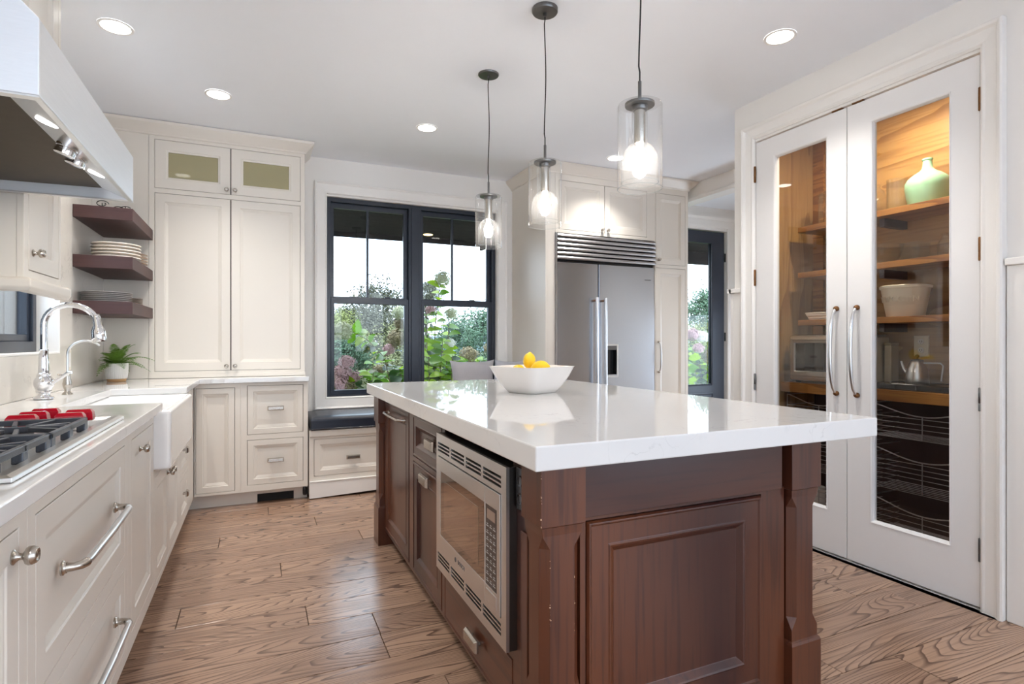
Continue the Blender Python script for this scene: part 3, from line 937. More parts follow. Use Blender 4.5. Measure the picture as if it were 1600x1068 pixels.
# ================================================================== GAS COOKTOP
ct = thing('gas_cooktop', 'stainless gas cooktop with black grates and red knobs', 'cooktop', (-0.66, 1.79, 0.93))
put('pan', MB().nest(face_T(0), -0.925, -0.412, 1.322, 2.272, [(0, 0.9305), (0.0, 0.940), (0.012, 0.944), (0.030, 0.944), (0.045, 0.936)]), 'steel', ct, 0.002)
for (u0, u1) in ((1.335, 1.645), (1.652, 1.962)):
    g = MB()
    zt, zb_ = 0.976, 0.961
    xa, xb = -0.90, -0.442
    bw = 0.011
    for x in (xa, xb - bw): g.box(x, x + bw, u0, u1, zb_, zt)
    for y in (u0, u1 - bw, (u0 + u1) / 2 - bw / 2): g.box(xa, xb, y, y + bw, zb_, zt)
    g.box((xa + xb) / 2 - bw / 2, (xa + xb) / 2 + bw / 2, u0, u1, zb_, zt)
    for xc in (xa + 0.115, xb - 0.115):
        yc = (u0 + u1) / 2
        for k in range(8):
            q = PI / 8 + k * PI / 4
            p0 = Vector((xc + 0.035 * math.cos(q), yc + 0.035 * math.sin(q) * 1.1)); p1 = Vector((xc + 0.108 * math.cos(q), yc + 0.15 * math.sin(q)))
            dd = (p1 - p0).normalized(); nn = Vector((-dd.y, dd.x)) * 0.005
            g.prism([tuple(p0 - nn), tuple(p1 - nn), tuple(p1 + nn), tuple(p0 + nn)], zb_ + 0.002, zt - 0.001)
    for x in (xa, xb - 0.02):
        for y in (u0, u1 - 0.03, (u0 + u1) / 2 - 0.015):
            g.box(x, x + 0.02, y, y + 0.03, 0.9375, zb_ + 0.002)
    put('grate', g, 'iron', ct, 0.002, label='black cast iron grate')
    for xc in (xa + 0.115, xb - 0.115):
        put('burner', MB().lathe([(0.05, 0), (0.05, 0.008), (0.036, 0.010), (0.036, 0.020), (0.030, 0.023)], (xc, (u0 + u1) / 2, 0.937), (0, 0, 1), 22), 'iron', ct, smooth=True)
for (x, y) in ((-0.600, 1.995), (-0.597, 2.075), (-0.592, 2.160), (-0.492, 2.000), (-0.490, 2.085)):
    kb = put('knob', MB().lathe([(0.021, 0), (0.021, 0.012), (0.019, 0.015)], (x, y, 0.9375), (0, 0, 1), 20), 'steel', ct, smooth=True)
    put('grip', MB().nest(face_T(0), x - 0.036, x + 0.036, y - 0.016, y + 0.016, [(0.002, 0.9535), (0.0, 0.960), (0.002, 0.978), (0.007, 0.986), (0.009, 0.987)]), 'red_enamel', kb, 0.001, label='red knob grip')

# ================================================================== RANGE HOOD
t = thing('range_hood', 'stainless wall range hood hanging over the gas cooktop', 'range hood', (-0.68, 1.84, 1.67))
ha, hb = 1.385, 2.30
xf = -0.390
side = [(xf - 0.0005, 1.6725), (xf - 0.0005, 1.824), (-0.62, 2.06), (XL + 0.015, 2.06), (XL + 0.015, 1.672)]
# shell: two sides, front, sloped top
put('front_panel', MB().box(xf - 0.012, xf, ha + 0.003, hb - 0.003, 1.672, 1.824), 'hood_steel', t, 0.002)
for y in (ha, hb - 0.012):
    put('side_panel', MB().prism([(y_, z_) for y_, z_ in side], y, y + 0.012, 'y'), 'hood_steel', t, 0.0015)
put('sloped_top', MB().prism([(xf - 0.0125, 1.8225), (-0.62, 2.058), (-0.62, 2.046), (xf - 0.0125, 1.8105)], ha + 0.012, hb - 0.012, 'y'), 'hood_steel', t)
put('rim', MB().grid(lambda u, v, n: Vector((u, v, 1.672 - n)), XL + 0.015, xf, ha, hb, 0, 0.004, [(-0.93, xf - 0.012, ha + 0.02, hb - 0.02)]), 'steel', t)
put('control_strip', MB().prism([(xf - 0.012, 1.674), (-0.475, 1.705), (-0.475, 1.712), (xf - 0.012, 1.684)], ha + 0.014, hb - 0.014, 'y'), 'steel', t)
BS = MB().prism([(-0.475, 1.706), (-0.93, 1.700), (-0.93, 1.712), (-0.475, 1.716)], ha + 0.014, hb - 0.014, 'y')
put('baffle', BS, 'hood_dark', t)
dn = Vector((-0.35, 0, -1)).normalized()
for y in (1.60, 2.03):
    put('lamp', MB().lathe([(0.022, 0), (0.022, 0.004)], (-0.436, y, 1.691), dn, 20), 'hood_lens', t, label='glowing hood lamp')
for y in (1.77, 1.86):
    put('knob', MB().lathe([(0.024, 0), (0.024, 0.008), (0.021, 0.009), (0.021, 0.014), (0.023, 0.015), (0.023, 0.026), (0.020, 0.028)], (-0.440, y, 1.690), dn, 22), 'chrome', t, smooth=True)
for y in (1.60, 2.03):
    ld = bpy.data.lights.new('hood_light', 'AREA'); ld.shape = 'DISK'; ld.size = 0.05; ld.energy = 1.2; ld.color = (1, 0.86, 0.68)
    lo = bpy.data.objects.new('hood_light', ld); COL.objects.link(lo); lo.parent = t
    lo.location = Vector((-0.437, y, 1.684)) - OFF[t.name] + dn * 0.012

# ================================================================== SMALL UPPER CABINET BETWEEN HOOD AND WINDOW
t = thing('upper_cabinet', 'white wall cabinet with knob hanging between the range hood and sink window', 'cabinet', (-0.84, 2.51, 1.38))
xu = -0.693
BU = face_L(xu)
put('carcass', MB().box(XL + 0.013, xu - 0.0195, 2.322, 2.695, 1.40, CE - 0.004), 'cabinet', t)
frame_part(t, BU, 2.320, 2.697, 1.40, CE - 0.004, [(2.362, 2.672, 1.428, 2.58)])
d = panel_door(t, BU, 2.362, 2.672, 1.428, 2.58, prof=SHAKER)
knob(d, BU, 2.40, 1.49)
put('light_rail', MB().sweep([(-0.02, 1.40), (0.018, 1.40), (0.026, 1.392), (0.026, 1.368), (0.018, 1.355), (-0.02, 1.355)], [(XL + 0.013, 2.32), (xu, 2.32), (xu, 2.72)][::-1] if False else [(XL + 0.02, 2.318), (xu, 2.318), (xu, 2.71)]), 'cabinet', t, 0.003)
put('crown', MB().sweep([(0, 2.655), (0.012, 2.660), (0.02, 2.68), (0.05, 2.715), (0.062, 2.741), (0, 2.741)], [(xu, 2.32), (xu, 2.697), (XL + 0.013, 2.697)] if False else [(XL + 0.02, 2.320), (xu, 2.320), (xu, 2.697), (XL + 0.02, 2.697)]), 'cabinet', t)

# ================================================================== FLOATING SHELVES, PLATES, ORNAMENT
for z, w in ((1.981, 'top'), (1.694, 'middle'), (1.428, 'lowest')):
    t = thing('floating_shelf', '%s of the three dark cherry floating shelves in the left corner' % w, 'shelf', (-0.82, 4.32, z - 0.073), 'floating cherry shelves in the corner')
    put('board', MB().box(XL + 0.013, -0.678, 3.972, 4.678, z - 0.073, z), 'cherry_shelf', t, 0.002)


def plate_stack(cx, cy, z, r, n, h, kind, label, group, plate_m, rim_m):
    for i in range(n):
        zz = z + i * h
        t = thing('plate', label(i, n), 'plate', (cx, cy, zz), group)
        hh = h * 0.94
        put('dish', MB().lathe([(r * 0.62, 0), (r * 0.66, hh * 0.10), (r * 0.97, hh * 0.55), (r * 0.985, hh * 0.8), (r * 0.6, hh * 0.62), (0.001, hh * 0.60)], (cx, cy, zz + 0.0005), (0, 0, 1), 32, True, False), plate_m, t, smooth=True)
        put('rim', MB().lathe([(r * 0.97, hh * 0.50), (r, hh * 0.56), (r, hh * 0.82), (r * 0.98, hh * 0.84)], (cx, cy, zz + 0.0005), (0, 0, 1), 32, False, False), rim_m, t, smooth=True)


def ordl(i, n):
    k = n - 1 - i
    return ['topmost', 'second from the top', 'third from the top', 'fourth from the top', 'fifth from the top', 'sixth from the top', 'seventh from the top'][k] if k < n - 1 or n == 1 else 'lowest'


plate_stack(-0.795, 4.165, 1.694, 0.128, 5, 0.0195, 0, lambda i, n: '%s plate of the wide cream stack on the middle shelf' % ordl(i, n), 'cream dinner plates on the middle shelf', 'cream_plate', 'cream_plate')
plate_stack(-0.770, 4.43, 1.694, 0.098, 4, 0.0195, 0, lambda i, n: '%s plate of the small cream stack on the middle shelf' % ordl(i, n), 'cream side plates on the middle shelf', 'cream_plate', 'rim_brown')
plate_stack(-0.835, 4.125, 1.428, 0.128, 6, 0.0105, 0, lambda i, n: '%s plate of the wide grey stack on the lowest shelf' % ordl(i, n), 'grey dinner plates on the lowest shelf', 'grey_plate', 'grey_plate')
plate_stack(-0.780, 4.40, 1.428, 0.085, 5, 0.0095, 0, lambda i, n: '%s plate of the small grey stack on the lowest shelf' % ordl(i, n), 'grey side plates on the lowest shelf', 'grey_plate', 'rim_brown')
t = thing('wire_ornament', 'curly black wire plate stand on the top corner shelf', 'ornament', (-0.82, 4.10, 1.981))
for k, (dx, dy) in enumerate(((0, 0), (0.03, 0.05), (0.055, 0.02))):
    pts = []
    for i in range(22):
        q = i / 21 * 2.2 * PI
        rr = 0.034 * (1 - 0.5 * i / 21)
        pts.append((-0.85 + dx * 2 + rr * math.cos(q), 4.08 + dy * 2, 2.017 - k * 0.008 + rr * math.sin(q) * 0.6))
    put('scroll', MB().tube(pts, 0.0025, 6), 'black_plastic', t, smooth=True)
    put('upright', MB().tube([(-0.85 + dx * 2, 4.08 + dy * 2, 1.982), (-0.85 + dx * 2, 4.08 + dy * 2, 2.02)], 0.0025, 6), 'black_plastic', t)
put('foot_rail', MB().tube([(-0.88, 4.07, 1.985), (-0.80, 4.13, 1.985), (-0.70, 4.16, 1.985)], 0.0025, 6), 'black_plastic', t)

# ---- fern
px_, py_ = -0.850, 4.46
t = thing('potted_fern', 'green fern in a ribbed white pot on the corner of the worktop', 'potted plant', (px_, py_, 0.93))
pot = MB(); seg = 72
vs = []; fs = []
prof = [(0.055, 0.018), (0.058, 0.02), (0.063, 0.06), (0.0645, 0.118), (0.062, 0.12), (0.058, 0.118), (0.056, 0.098)]
for k, (r, h) in enumerate(prof):
    for i in range(seg):
        q = 2 * PI * i / seg
        rr = r + (0.0016 if i % 2 else 0) * (1 if k < 4 else 0)
        vs.append((px_ + rr * math.cos(q), py_ + rr * math.sin(q), 0.9305 + h))
for k in range(len(prof) - 1):
    for i in range(seg):
        j = (i + 1) % seg
        fs.append((k * seg + i, k * seg + j, (k + 1) * seg + j, (k + 1) * seg + i))
put('pot', MB().add(vs, fs), 'pot_white', t)
put('pot_base', MB().lathe([(0.050, 0), (0.052, 0.002), (0.056, 0.018), (0.054, 0.0185)], (px_, py_, 0.9305), (0, 0, 1), 32), 'pot_tan', t, smooth=True)
put('soil', MB().lathe([(0.057, 0), (0.057, 0.002)], (px_, py_, 1.025), (0, 0, 1), 24), 'soil', t)
rf = random.Random(5)
for k in range(40):
    q = k * 2.399 + rf.uniform(-0.2, 0.2)
    ln = rf.uniform(0.17, 0.26); el = rf.uniform(0.45, 1.45)
    dirx = Vector((math.cos(q), math.sin(q), 0))
    if dirx.x < -0.55: ln *= 0.5
    if dirx.y > 0.7: ln *= 0.8
    N = 15; pts = []
    for i in range(N + 1):
        s = i / N
        hgt = math.sin(el) * ln * s - 0.62 * ln * s * s * (0.6 + 0.4 * math.cos(el))
        pts.append(Vector((px_, py_, 1.025)) + dirx * (math.cos(el) * ln * s * 1.05 + 0.02 * s) + Vector((0, 0, hgt * 1.25)))
    mb = MB().tube(pts, [0.0016 * (1 - 0.6 * i / N) for i in range(N + 1)], 5)
    sdv = Vector((-dirx.y, dirx.x, 0))
    for i in range(2, N + 1):
        tdir = (pts[i] - pts[i - 1]).normalized()
        L_ = 0.034 * math.sin(PI * (0.12 + 0.86 * i / N)) + 0.004
        for sg in (-1, 1):
            tip = pts[i] + sdv * sg * L_ + tdir * L_ * 0.35 - Vector((0, 0, L_ * 0.15))
            a_ = pts[i] - tdir * 0.0026; c_ = pts[i] + tdir * 0.0026
            mid = (pts[i] + tip) / 2
            up = tdir.cross(sdv * sg).normalized() * 0.0015
            mb.add([a_, mid - tdir * 0.0022 + up, tip, mid + tdir * 0.0042 + up, c_], [(0, 1, 2, 3, 4)])
    put('frond', mb, 'fern', t)

# ================================================================== TALL CORNER CABINET ON THE WORKTOP
YU = 4.68
BT = face_B(YU)
t = thing('tall_cabinet', 'tall cream cabinet with two long doors and small glazed doors above', 'cabinet', (-0.32, 4.84, 0.93))
put('carcass', MB().grid(BT, -0.70, 0.331, 0.9315, 2.66, -0.30, -0.0195, [(-0.65, 0.285, 2.30, 2.615)]), 'cabinet', t)
put('cupboard_back', MB().box(-0.65, 0.285, YU + 0.285, YU + 0.295, 2.30, 2.615), 'cabinet', t)
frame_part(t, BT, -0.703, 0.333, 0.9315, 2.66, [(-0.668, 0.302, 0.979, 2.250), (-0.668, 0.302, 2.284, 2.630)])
put('filler_panel', MB().box(XL + 0.013, -0.7045, YU - 0.0005, YU + 0.02, 0.9315, 2.66), 'cabinet', t)
put('plinth_bead', MB().box(-0.703, 0.338, YU - 0.006, YU - 0.0002, 0.9315, 0.957), 'cabinet', t, 0.002)
for (u0, u1, ku) in ((-0.668, -0.185, -0.212), (-0.183, 0.302, -0.155)):
    d = panel_door(t, BT, u0, u1, 0.979, 2.250, prof=SHAKER)
    knob(d, BT, ku, 1.012)
    g = put('glazed_door', MB().nest(BT, u0 + 0.0025, u1 - 0.0025, 2.2865, 2.6275, [(0, -0.019), (0, 0), (0.066, 0.0), (0.070, -0.004), (0.080, -0.006), (0.082, -0.019)], cap=False, back=False), 'cabinet', t, 0.001)
    put('pane', MB().box(u0 + 0.078, u1 - 0.078, YU + 0.012, YU + 0.015, 2.362, 2.552), 'frosted_glass', g)
    knob(g, BT, ku, 2.316)
CROWN = [(0, 2.655), (0.010, 2.657), (0.014, 2.668), (0.022, 2.676), (0.050, 2.705), (0.064, 2.722), (0.070, 2.741), (0, 2.741)]
put('crown', MB().sweep(CROWN, [(XL + 0.013, YU), (0.333, YU), (0.333, 4.995)]), 'cabinet', t)

# ================================================================== WINDOW BENCH
YS = 4.52
BN = face_B(YS)
t = thing('window_bench', 'white built-in bench with drawers under the twin window', 'bench', (1.3, 4.75, 0))
put('carcass', MB().box(0.354, 2.250, YS + 0.0195, 4.985, 0.02, 0.468), 'cabinet', t)
ops = [(0.388, 0.966, 0.168, 0.449), (1.01, 1.60, 0.168, 0.449), (1.645, 2.215, 0.168, 0.449)]
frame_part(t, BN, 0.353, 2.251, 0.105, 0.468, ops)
for (u0, u1, v0, v1) in ops:
    d = panel_door(t, BN, u0, u1, v0, v1, prof=DRAWER, name='drawer')
    cup_pull(d, BN, (u0 + u1) / 2, 0.298, w=0.105, h=0.032)
put('seat_board', MB().box(0.353, 2.251, YS - 0.012, 4.985, 0.4685, 0.518), 'cabinet', t, 0.004)
put('base_moulding', MB().prism([(0.353, 0.004), (0.60, 0.012), (1.1, 0.030), (2.25, 0.030), (2.25, 0.112), (2.25, 0.125), (0.353, 0.125)], YS - 0.016, YS - 0.0005, 'y').box(0.353, 2.25, YS - 0.020, YS - 0.0005, 0.125, 0.135), 'trim', t, 0.003)
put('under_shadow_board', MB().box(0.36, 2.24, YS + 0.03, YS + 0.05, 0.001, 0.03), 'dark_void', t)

t = thing('bench_cushion', 'dark navy leather seat pad on the window bench', 'cushion', (1.3, 4.75, 0.519))
put('pad', MB().nest(face_T(0), 0.362, 2.244, 4.492, 4.968, [(0.004, 0.5195), (0, 0.53), (0, 0.600), (0.012, 0.616), (0.06, 0.624)]), 'navy_leather', t, 0.008, seg=3)
put('seam', MB().nest(face_T(0), 0.361, 2.245, 4.490, 4.970, [(0.003, 0.528), (0, 0.531), (0.003, 0.534)], cap=False, back=False), 'navy_leather', t)


def pillow(name, label, loc, w, h, d, rot):
    t = thing(name, label, 'pillow', loc, 'linen pillows on the window bench')
    n = 14; vs = []; fs = []
    for sgn in (1, -1):
        for j in range(n + 1):
            for i in range(n + 1):
                u = i / n * 2 - 1; v = j / n * 2 - 1
                th = d / 2 * (max(0, 1 - u ** 4) * max(0, 1 - v ** 4)) ** 0.55
                pin = 1 - 0.10 * (1 - abs(u) ** 3) * abs(v) ** 3
                pin2 = 1 - 0.10 * (1 - abs(v) ** 3) * abs(u) ** 3
                wob = 0.006 * math.sin(5 * u + 3 * v) * (1 - u * u)
                vs.append(Vector((u * w / 2 * pin2, sgn * (th + wob * 0.4), v * h / 2 * pin + h / 2)))
    m_ = (n + 1) ** 2
    for j in range(n):
        for i in range(n):
            a = j * (n + 1) + i
            q = (a, a + 1, a + n + 2, a + n + 1)
            fs.append(tuple(reversed(q))); fs.append(tuple(x + m_ for x in q))
    mb = MB(); mb.v = [v + Vector(loc) for v in vs]; mb.f = fs
    o = put('cover', mb, 'linen', t, smooth=True)
    t.rotation_euler = rot
    return t


pillow('bench_pillow', 'grey striped linen pillow seen left of the fruit bowl', (1.80, 4.83, 0.628), 0.44, 0.40, 0.13, (-0.12, 0, 0.03))
pillow('bench_pillow', 'grey linen pillow mostly hidden behind the fruit bowl', (2.115, 4.79, 0.628), 0.33, 0.40, 0.12, (-0.1, 0, -0.95))

# ================================================================== REFRIGERATOR AND ITS CABINETS
YR = 4.30
BR = face_B(YR)
t = thing('refrigerator', 'wide stainless built-in refrigerator with louvred top grille', 'refrigerator', (2.885, 4.64, 0))
put('body', MB().box(2.353, 3.417, YR + 0.06, 4.985, 0.0, 2.14), 'gunmetal', t)
put('side_trim', MB().box(2.352, 2.364, YR - 0.012, YR + 0.06, 0.02, 2.142), 'satin', t)
put('toe_grille', MB().box(2.366, 3.416, YR + 0.02, YR + 0.058, 0.004, 0.10), 'gunmetal', t)
for (a, b, nm) in ((2.367, 2.788, 'left'), (2.798, 3.415, 'right')):
    if nm == 'right':
        leaf = MB().grid(BR, a, b, 0.11, 1.888, -0.055, 0.0, [(2.888, 2.990, 0.895, 1.125)])
    else:
        leaf = MB().grid(BR, a, b, 0.11, 1.888, -0.055, 0.0, [])
    d = put('door', leaf, 'fridge_steel', t, 0.003)
    hxx = 2.748 if nm == 'left' else 2.838
    hb_ = MB().tube([BR(hxx, 0.60, 0.052), BR(hxx, 1.585, 0.052)], 0.0145, 18)
    put('handle', hb_, 'satin', d, smooth=True, label='tubular steel handle')
    for z in (0.66, 1.56):
        put('handle_foot', MB().tube([BR(hxx - 0.0, z, 0.0), BR(hxx, z, 0.040)], 0.010, 12), 'copper', d, smooth=True)
    if nm == 'right':
        put('dispenser_bezel', MB().nest(BR, 2.872, 3.006, 0.868, 1.172, [(0, 0), (0, 0.004), (0.016, 0.004), (0.017, -0.05)], cap=False, back=False), 'steel', d)
        put('dispenser_niche', MB().nest(BR, 2.889, 2.989, 0.885, 1.155, [(0, -0.002), (0.004, -0.052)], back=False), 'black_plastic', d)
        put('dispenser_panel', MB().bbox(BR, 2.890, 2.988, 1.118, 1.155, -0.05, 0.0035), 'gunmetal', d)
        put('nameplate', MB().bbox(BR, 3.305, 3.375, 1.768, 1.774, 0.0, 0.0012), 'logo_ink', d, label='tiny dark maker nameplate')
n = 6
for i in range(n):
    z = 1.910 + i * 0.0385
    sl = MB()
    pr = [(0.000, z), (-0.020, z + 0.004), (-0.024, z + 0.015), (-0.016, z + 0.030), (0.02, z + 0.036), (0.02, z + 0.028)]
    sl.prism([(YR + o_, z_) for o_, z_ in pr][::-1], 2.366, 3.416, 'x')
    put('grille_slat', sl, 'grille_steel', t, 0.0015)
put('grille_back', MB().box(2.366, 3.416, YR + 0.022, YR + 0.058, 1.892, 2.14), 'black_plastic', t)

# enclosure: side panel + over-cabinet + tall cabinet
t = thing('refrigerator_cabinet', 'cream cabinet surround with a pair of doors over the refrigerator', 'cabinet', (2.84, 4.65, 0))
put('side_panel', MB().box(2.256, 2.278, YR, 4.995, 0.0, 2.66), 'cabinet', t)
put('stile', MB().box(2.2785, 2.3505, YR - 0.0, YR + 0.02, 0.0, 2.66), 'cabinet', t, 0.001)
put('carcass', MB().box(2.3515, 3.4205, YR + 0.0195, 4.985, 2.1425, 2.66), 'cabinet', t)
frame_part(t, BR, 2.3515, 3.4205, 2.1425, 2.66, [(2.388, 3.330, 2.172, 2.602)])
for (u0, u1, ku) in ((2.388, 2.859, 2.828), (2.859, 3.330, 2.890)):
    d = panel_door(t, BR, u0, u1, 2.172, 2.602)
    knob(d, BR, ku, 2.200)
put('crown', MB().sweep(CROWN, [(2.256, 4.995), (2.256, YR), (3.4205, YR)]), 'cabinet', t)

t = thing('larder_cabinet', 'narrow cream larder cabinet with upper and lower doors right of the refrigerator', 'cabinet', (3.62, 4.65, 0))
put('carcass', MB().box(3.4225, 3.822, YR + 0.0195, 4.985, 0.0, 2.66), 'cabinet', t)
frame_part(t, BR, 3.4215, 3.823, 0.0, 2.66, [(3.432, 3.790, 1.925, 2.602), (3.432, 3.790, 0.12, 1.895)])
d = panel_door(t, BR, 3.432, 3.790, 1.925, 2.602); knob(d, BR, 3.462, 1.970)
d = panel_door(t, BR, 3.432, 3.790, 0.12, 1.895)
arc_pull(d, BR, 3.462, 0.905, 1.19, m='satin', base='nickel', r=0.006, reach=0.03)
put('crown', MB().sweep(CROWN, [(3.4215, YR), (3.823, YR), (3.823, 4.995)]), 'cabinet', t)

# ================================================================== ISLAND
IX0, IX1, IY0, IY1 = 0.655, 1.690, 1.272, 3.455
ZT = 0.866
isl = thing('kitchen_island', 'dark cherry kitchen island with chamfered corner posts and panelled end', 'island', (1.17, 2.36, 0))
XS = 0.680                                   # plane of the doors on the long side
XC = 1.640
YN = 1.300                                   # plane of the end panel
BI = face_I(XS)
BE = face_B(YN)
# carcass in pieces so that the microwave has its niche
for bx_ in ((0.70, XC, YN + 0.02, 1.499, 0.09, ZT - 0.001), (1.05, XC, 1.50, 2.17, 0.09, ZT - 0.001), (0.70, XC, 2.19, 3.43, 0.09, ZT - 0.001), (0.70, 1.049, 1.50, 2.189, 0.09, 0.285)):
    put('carcass', MB().box(*bx_), 'cherry_y', isl)
put('plinth', MB().box(0.74, XC - 0.05, YN + 0.06, 3.38, 0.0, 0.089), 'cherry_y', isl)


def post(xa, ya, w=0.132, dy=0.118):
    """square post: plain head, middle with stopped chamfers, stepped foot"""
    mb = MB()
    xb, yb = xa + w, ya + dy
    def ring(i, ch):
        x0_, x1_, y0_, y1_ = xa + i, xb - i, ya + i, yb - i
        c_ = max(ch, 0.0005)
        return [(x0_ + c_, y0_), (x1_ - c_, y0_), (x1_, y0_ + c_), (x1_, y1_ - c_), (x1_ - c_, y1_), (x0_ + c_, y1_), (x0_, y1_ - c_), (x0_, y0_ + c_)]
    levels = [(0.0, 0, 0), (0.214, 0, 0), (0.222, 0.003, 0), (0.226, 0.008, 0), (0.232, 0.008, 0), (0.262, 0.008, 0.0), (0.300, 0.008, 0.022), (0.655, 0.008, 0.022), (0.690, 0.008, 0.0), (0.712, 0.006, 0), (0.716, 0, 0), (ZT - 0.0008, 0, 0)]
    vs = []; fs = []
    for z, i, ch in levels:
        vs += [(x, y, z) for x, y in ring(i, ch)]
    for k in range(len(levels) - 1):
        for i in range(8):
            j = (i + 1) % 8
            fs.append((k * 8 + i, k * 8 + j, (k + 1) * 8 + j, (k + 1) * 8 + i))
    fs.append(tuple(reversed(range(8)))); fs.append(tuple(range((len(levels) - 1) * 8, len(levels) * 8)))
    mb.add(vs, fs)
    return put('post', mb, 'cherry', isl, 0.0012)


p1 = post(IX0, IY0)
p2 = post(1.556, IY0, 0.134)
p3 = post(0.640, 3.315, 0.132, 0.135)
p4 = post(1.556, 3.315, 0.134, 0.135)
# worn edges of the near post
rc = random.Random(3)
for k in range(13):
    z = rc.choice([rc.uniform(0.30, 0.66), rc.uniform(0.717, 0.86), rc.uniform(0.30, 0.66)])
    sz = rc.uniform(0.0008, 0.0024); hgt = rc.uniform(0.0015, 0.009) if k % 9 else 0.018
    if z > 0.7:
        x_, y_ = IX0, IY0
    else:
        s_ = rc.choice([0.0, 0.0, 1.0])
        x_, y_ = (IX0 + 0.008 + 0.022, IY0 + 0.008) if s_ == 0 else (IX0 + 0.132 - 0.03, IY0 + 0.008)
    put('wear_chip', MB().lathe([(sz, 0), (sz * 0.7, 0.0007)], (x_ + 0.0005 * k % 0.002, y_ + 0.0006, z), (-0.7, -1, 0), 7).lathe([(sz * 0.6, 0), (sz * 0.4, 0.0007)], (x_, y_ + 0.0006, z + hgt), (-0.7, -1, 0), 6), 'chip', p1)

# end panel (towards the viewer)
put('end_rail', MB().box(IX0 + 0.1325, 1.5255, IY0 + 0.012, YN + 0.02, 0.722, ZT - 0.001), 'cherry_h', isl, 0.0015)
put('end_frame', MB().grid(BE, IX0 + 0.1325, 1.5555, 0.0, 0.7215, -0.02, -0.002, [(0.805, 1.452, 0.115, 0.708)]), 'cherry', isl, 0.001)
put('end_panel', MB().nest(BE, 0.8075, 1.4495, 0.1175, 0.7055, [(0, -0.02), (0, -0.002), (0.005, 0.006), (0.010, 0.006), (0.014, 0.001), (0.068, 0.001), (0.072, 0.004), (0.078, 0.002), (0.094, -0.012), (0.098, -0.012)]), 'cherry', isl, 0.0008)

# long side facing the sink wall: u = -y
fr_holes = [(-3.315 + 0.01, -2.735, 0.10, 0.845), (-2.660, -2.195, 0.645, 0.845), (-2.660, -2.195, 0.10, 0.622), (-2.160, -1.500, 0.290, 0.855), (-2.160, -1.500, 0.095, 0.262)]
put('side_frame', MB().grid(BI, -3.325, -IY0 - 0.1185, 0.085, ZT - 0.001, -0.019, 0, fr_holes), 'cherry_y', isl, 0.001)
IDOOR = [(0, -0.019), (0, 0.0), (0.004, 0.003), (0.008, 0.003), (0.012, 0.0), (0.062, 0.0), (0.066, 0.002), (0.080, -0.010)]
d = panel_door(isl, BI, -3.305, -2.735, 0.10, 0.845, 'cherry', IDOOR)
bar_pull(d, BI, -3.20, -2.83, 0.792, r=0.0075, reach=0.035, mid='nickel')
d = panel_door(isl, BI, -2.660, -2.195, 0.645, 0.845, 'cherry_y', [(0, -0.019), (0, 0), (0.004, 0.003), (0.008, 0.003), (0.012, 0.0), (0.045, 0), (0.048, 0.002), (0.07, -0.014)], name='drawer')
cup_pull(d, BI, -2.36, 0.745, w=0.12, h=0.045, n0=-0.014)
d = panel_door(isl, BI, -2.660, -2.195, 0.10, 0.622, 'cherry', IDOOR)
cup_pull(d, BI, -2.40, 0.585, w=0.12, h=0.045)
d = panel_door(isl, BI, -2.160, -1.500, 0.095, 0.262, 'cherry_y', [(0, -0.019), (0, 0.0), (0.003, 0.002), (0.006, 0.0)], name='drawer')
cup_pull(d, BI, -1.80, 0.178, w=0.11, h=0.042)
put('side_moulding', MB().bbox(BI, -IY0 - 0.165, -IY0 - 0.120, 0.09, 0.66, 0.0, 0.006), 'cherry', isl, 0.003)

t = thing('island_socket', 'black power socket on the island side beside the near post', 'socket', (XS, 1.425, 0.79))
put('plate', MB().nest(BI, -1.462, -1.400, 0.715, 0.835, [(0, 0.0005), (0, 0.007), (0.003, 0.009)]), 'black_plastic', t, 0.003)
for z in (0.750, 0.800):
    put('outlet', MB().lathe([(0.015, 0), (0.015, 0.002), (0.011, 0.0005)], BI(-1.431, z, 0.009), (-1, 0, 0), 16), 'black_gloss', t)

# ---- island worktop
solid('island_worktop', 'thick white quartz slab on top of the cherry island', 'worktop', MB().box(0.628, 1.945, 1.250, 3.632, ZT, 0.93), 'quartz', 0.004)

# ---- microwave built into the island
mw = thing('microwave', 'built-in stainless microwave with vented trim in the island side', 'microwave', (0.66, 1.82, 0.30))
XM = 0.645
BM = face_I(XM)
y0m, y1m, z0m, z1m = 1.470, 2.158, 0.303, 0.832
put('body', MB().box(0.682, 1.03, 1.52, 2.14, 0.315, 0.82), 'gunmetal', mw)
slots = []
for zc in (0.782, 0.352):
    span = (y1m - y0m - 0.06)
    for g in range(4):
        ua = -(y1m - 0.022) + g * (span + 0.018) / 4
        ub = ua + (span + 0.018) / 4 - 0.018
        for k in (-1, 0, 1):
            slots.append((ua, ub, zc + k * 0.0135 - 0.0042, zc + k * 0.0135 + 0.0042))
trim = MB().grid(BM, -y1m, -y0m, z0m, z1m, -0.010, 0.0, slots + [(-y1m + 0.030, -y0m - 0.036, 0.385, 0.748)])
put('trim_kit', trim, 'steel', mw, 0.0)
put('trim_depth', MB().grid(BM, -y1m + 0.001, -y0m - 0.001, z0m + 0.001, z1m - 0.001, -0.034, -0.0105, [(-y1m + 0.012, -y0m - 0.012, z0m + 0.012, z1m - 0.012)]), 'gunmetal', mw)
put('vent_shadow', MB().bbox(BM, -y1m + 0.013, -y0m - 0.013, z0m + 0.013, z1m - 0.013, -0.0335, -0.029), 'dark_void', mw)
uf0, uf1, vf0, vf1 = -y1m + 0.033, -y0m - 0.039, 0.388, 0.745
ud = uf1 - 0.118                                                # door / control split
gw0, gw1, gv0, gv1 = uf0 + 0.030, ud - 0.004, vf0 + 0.058, vf1 - 0.052
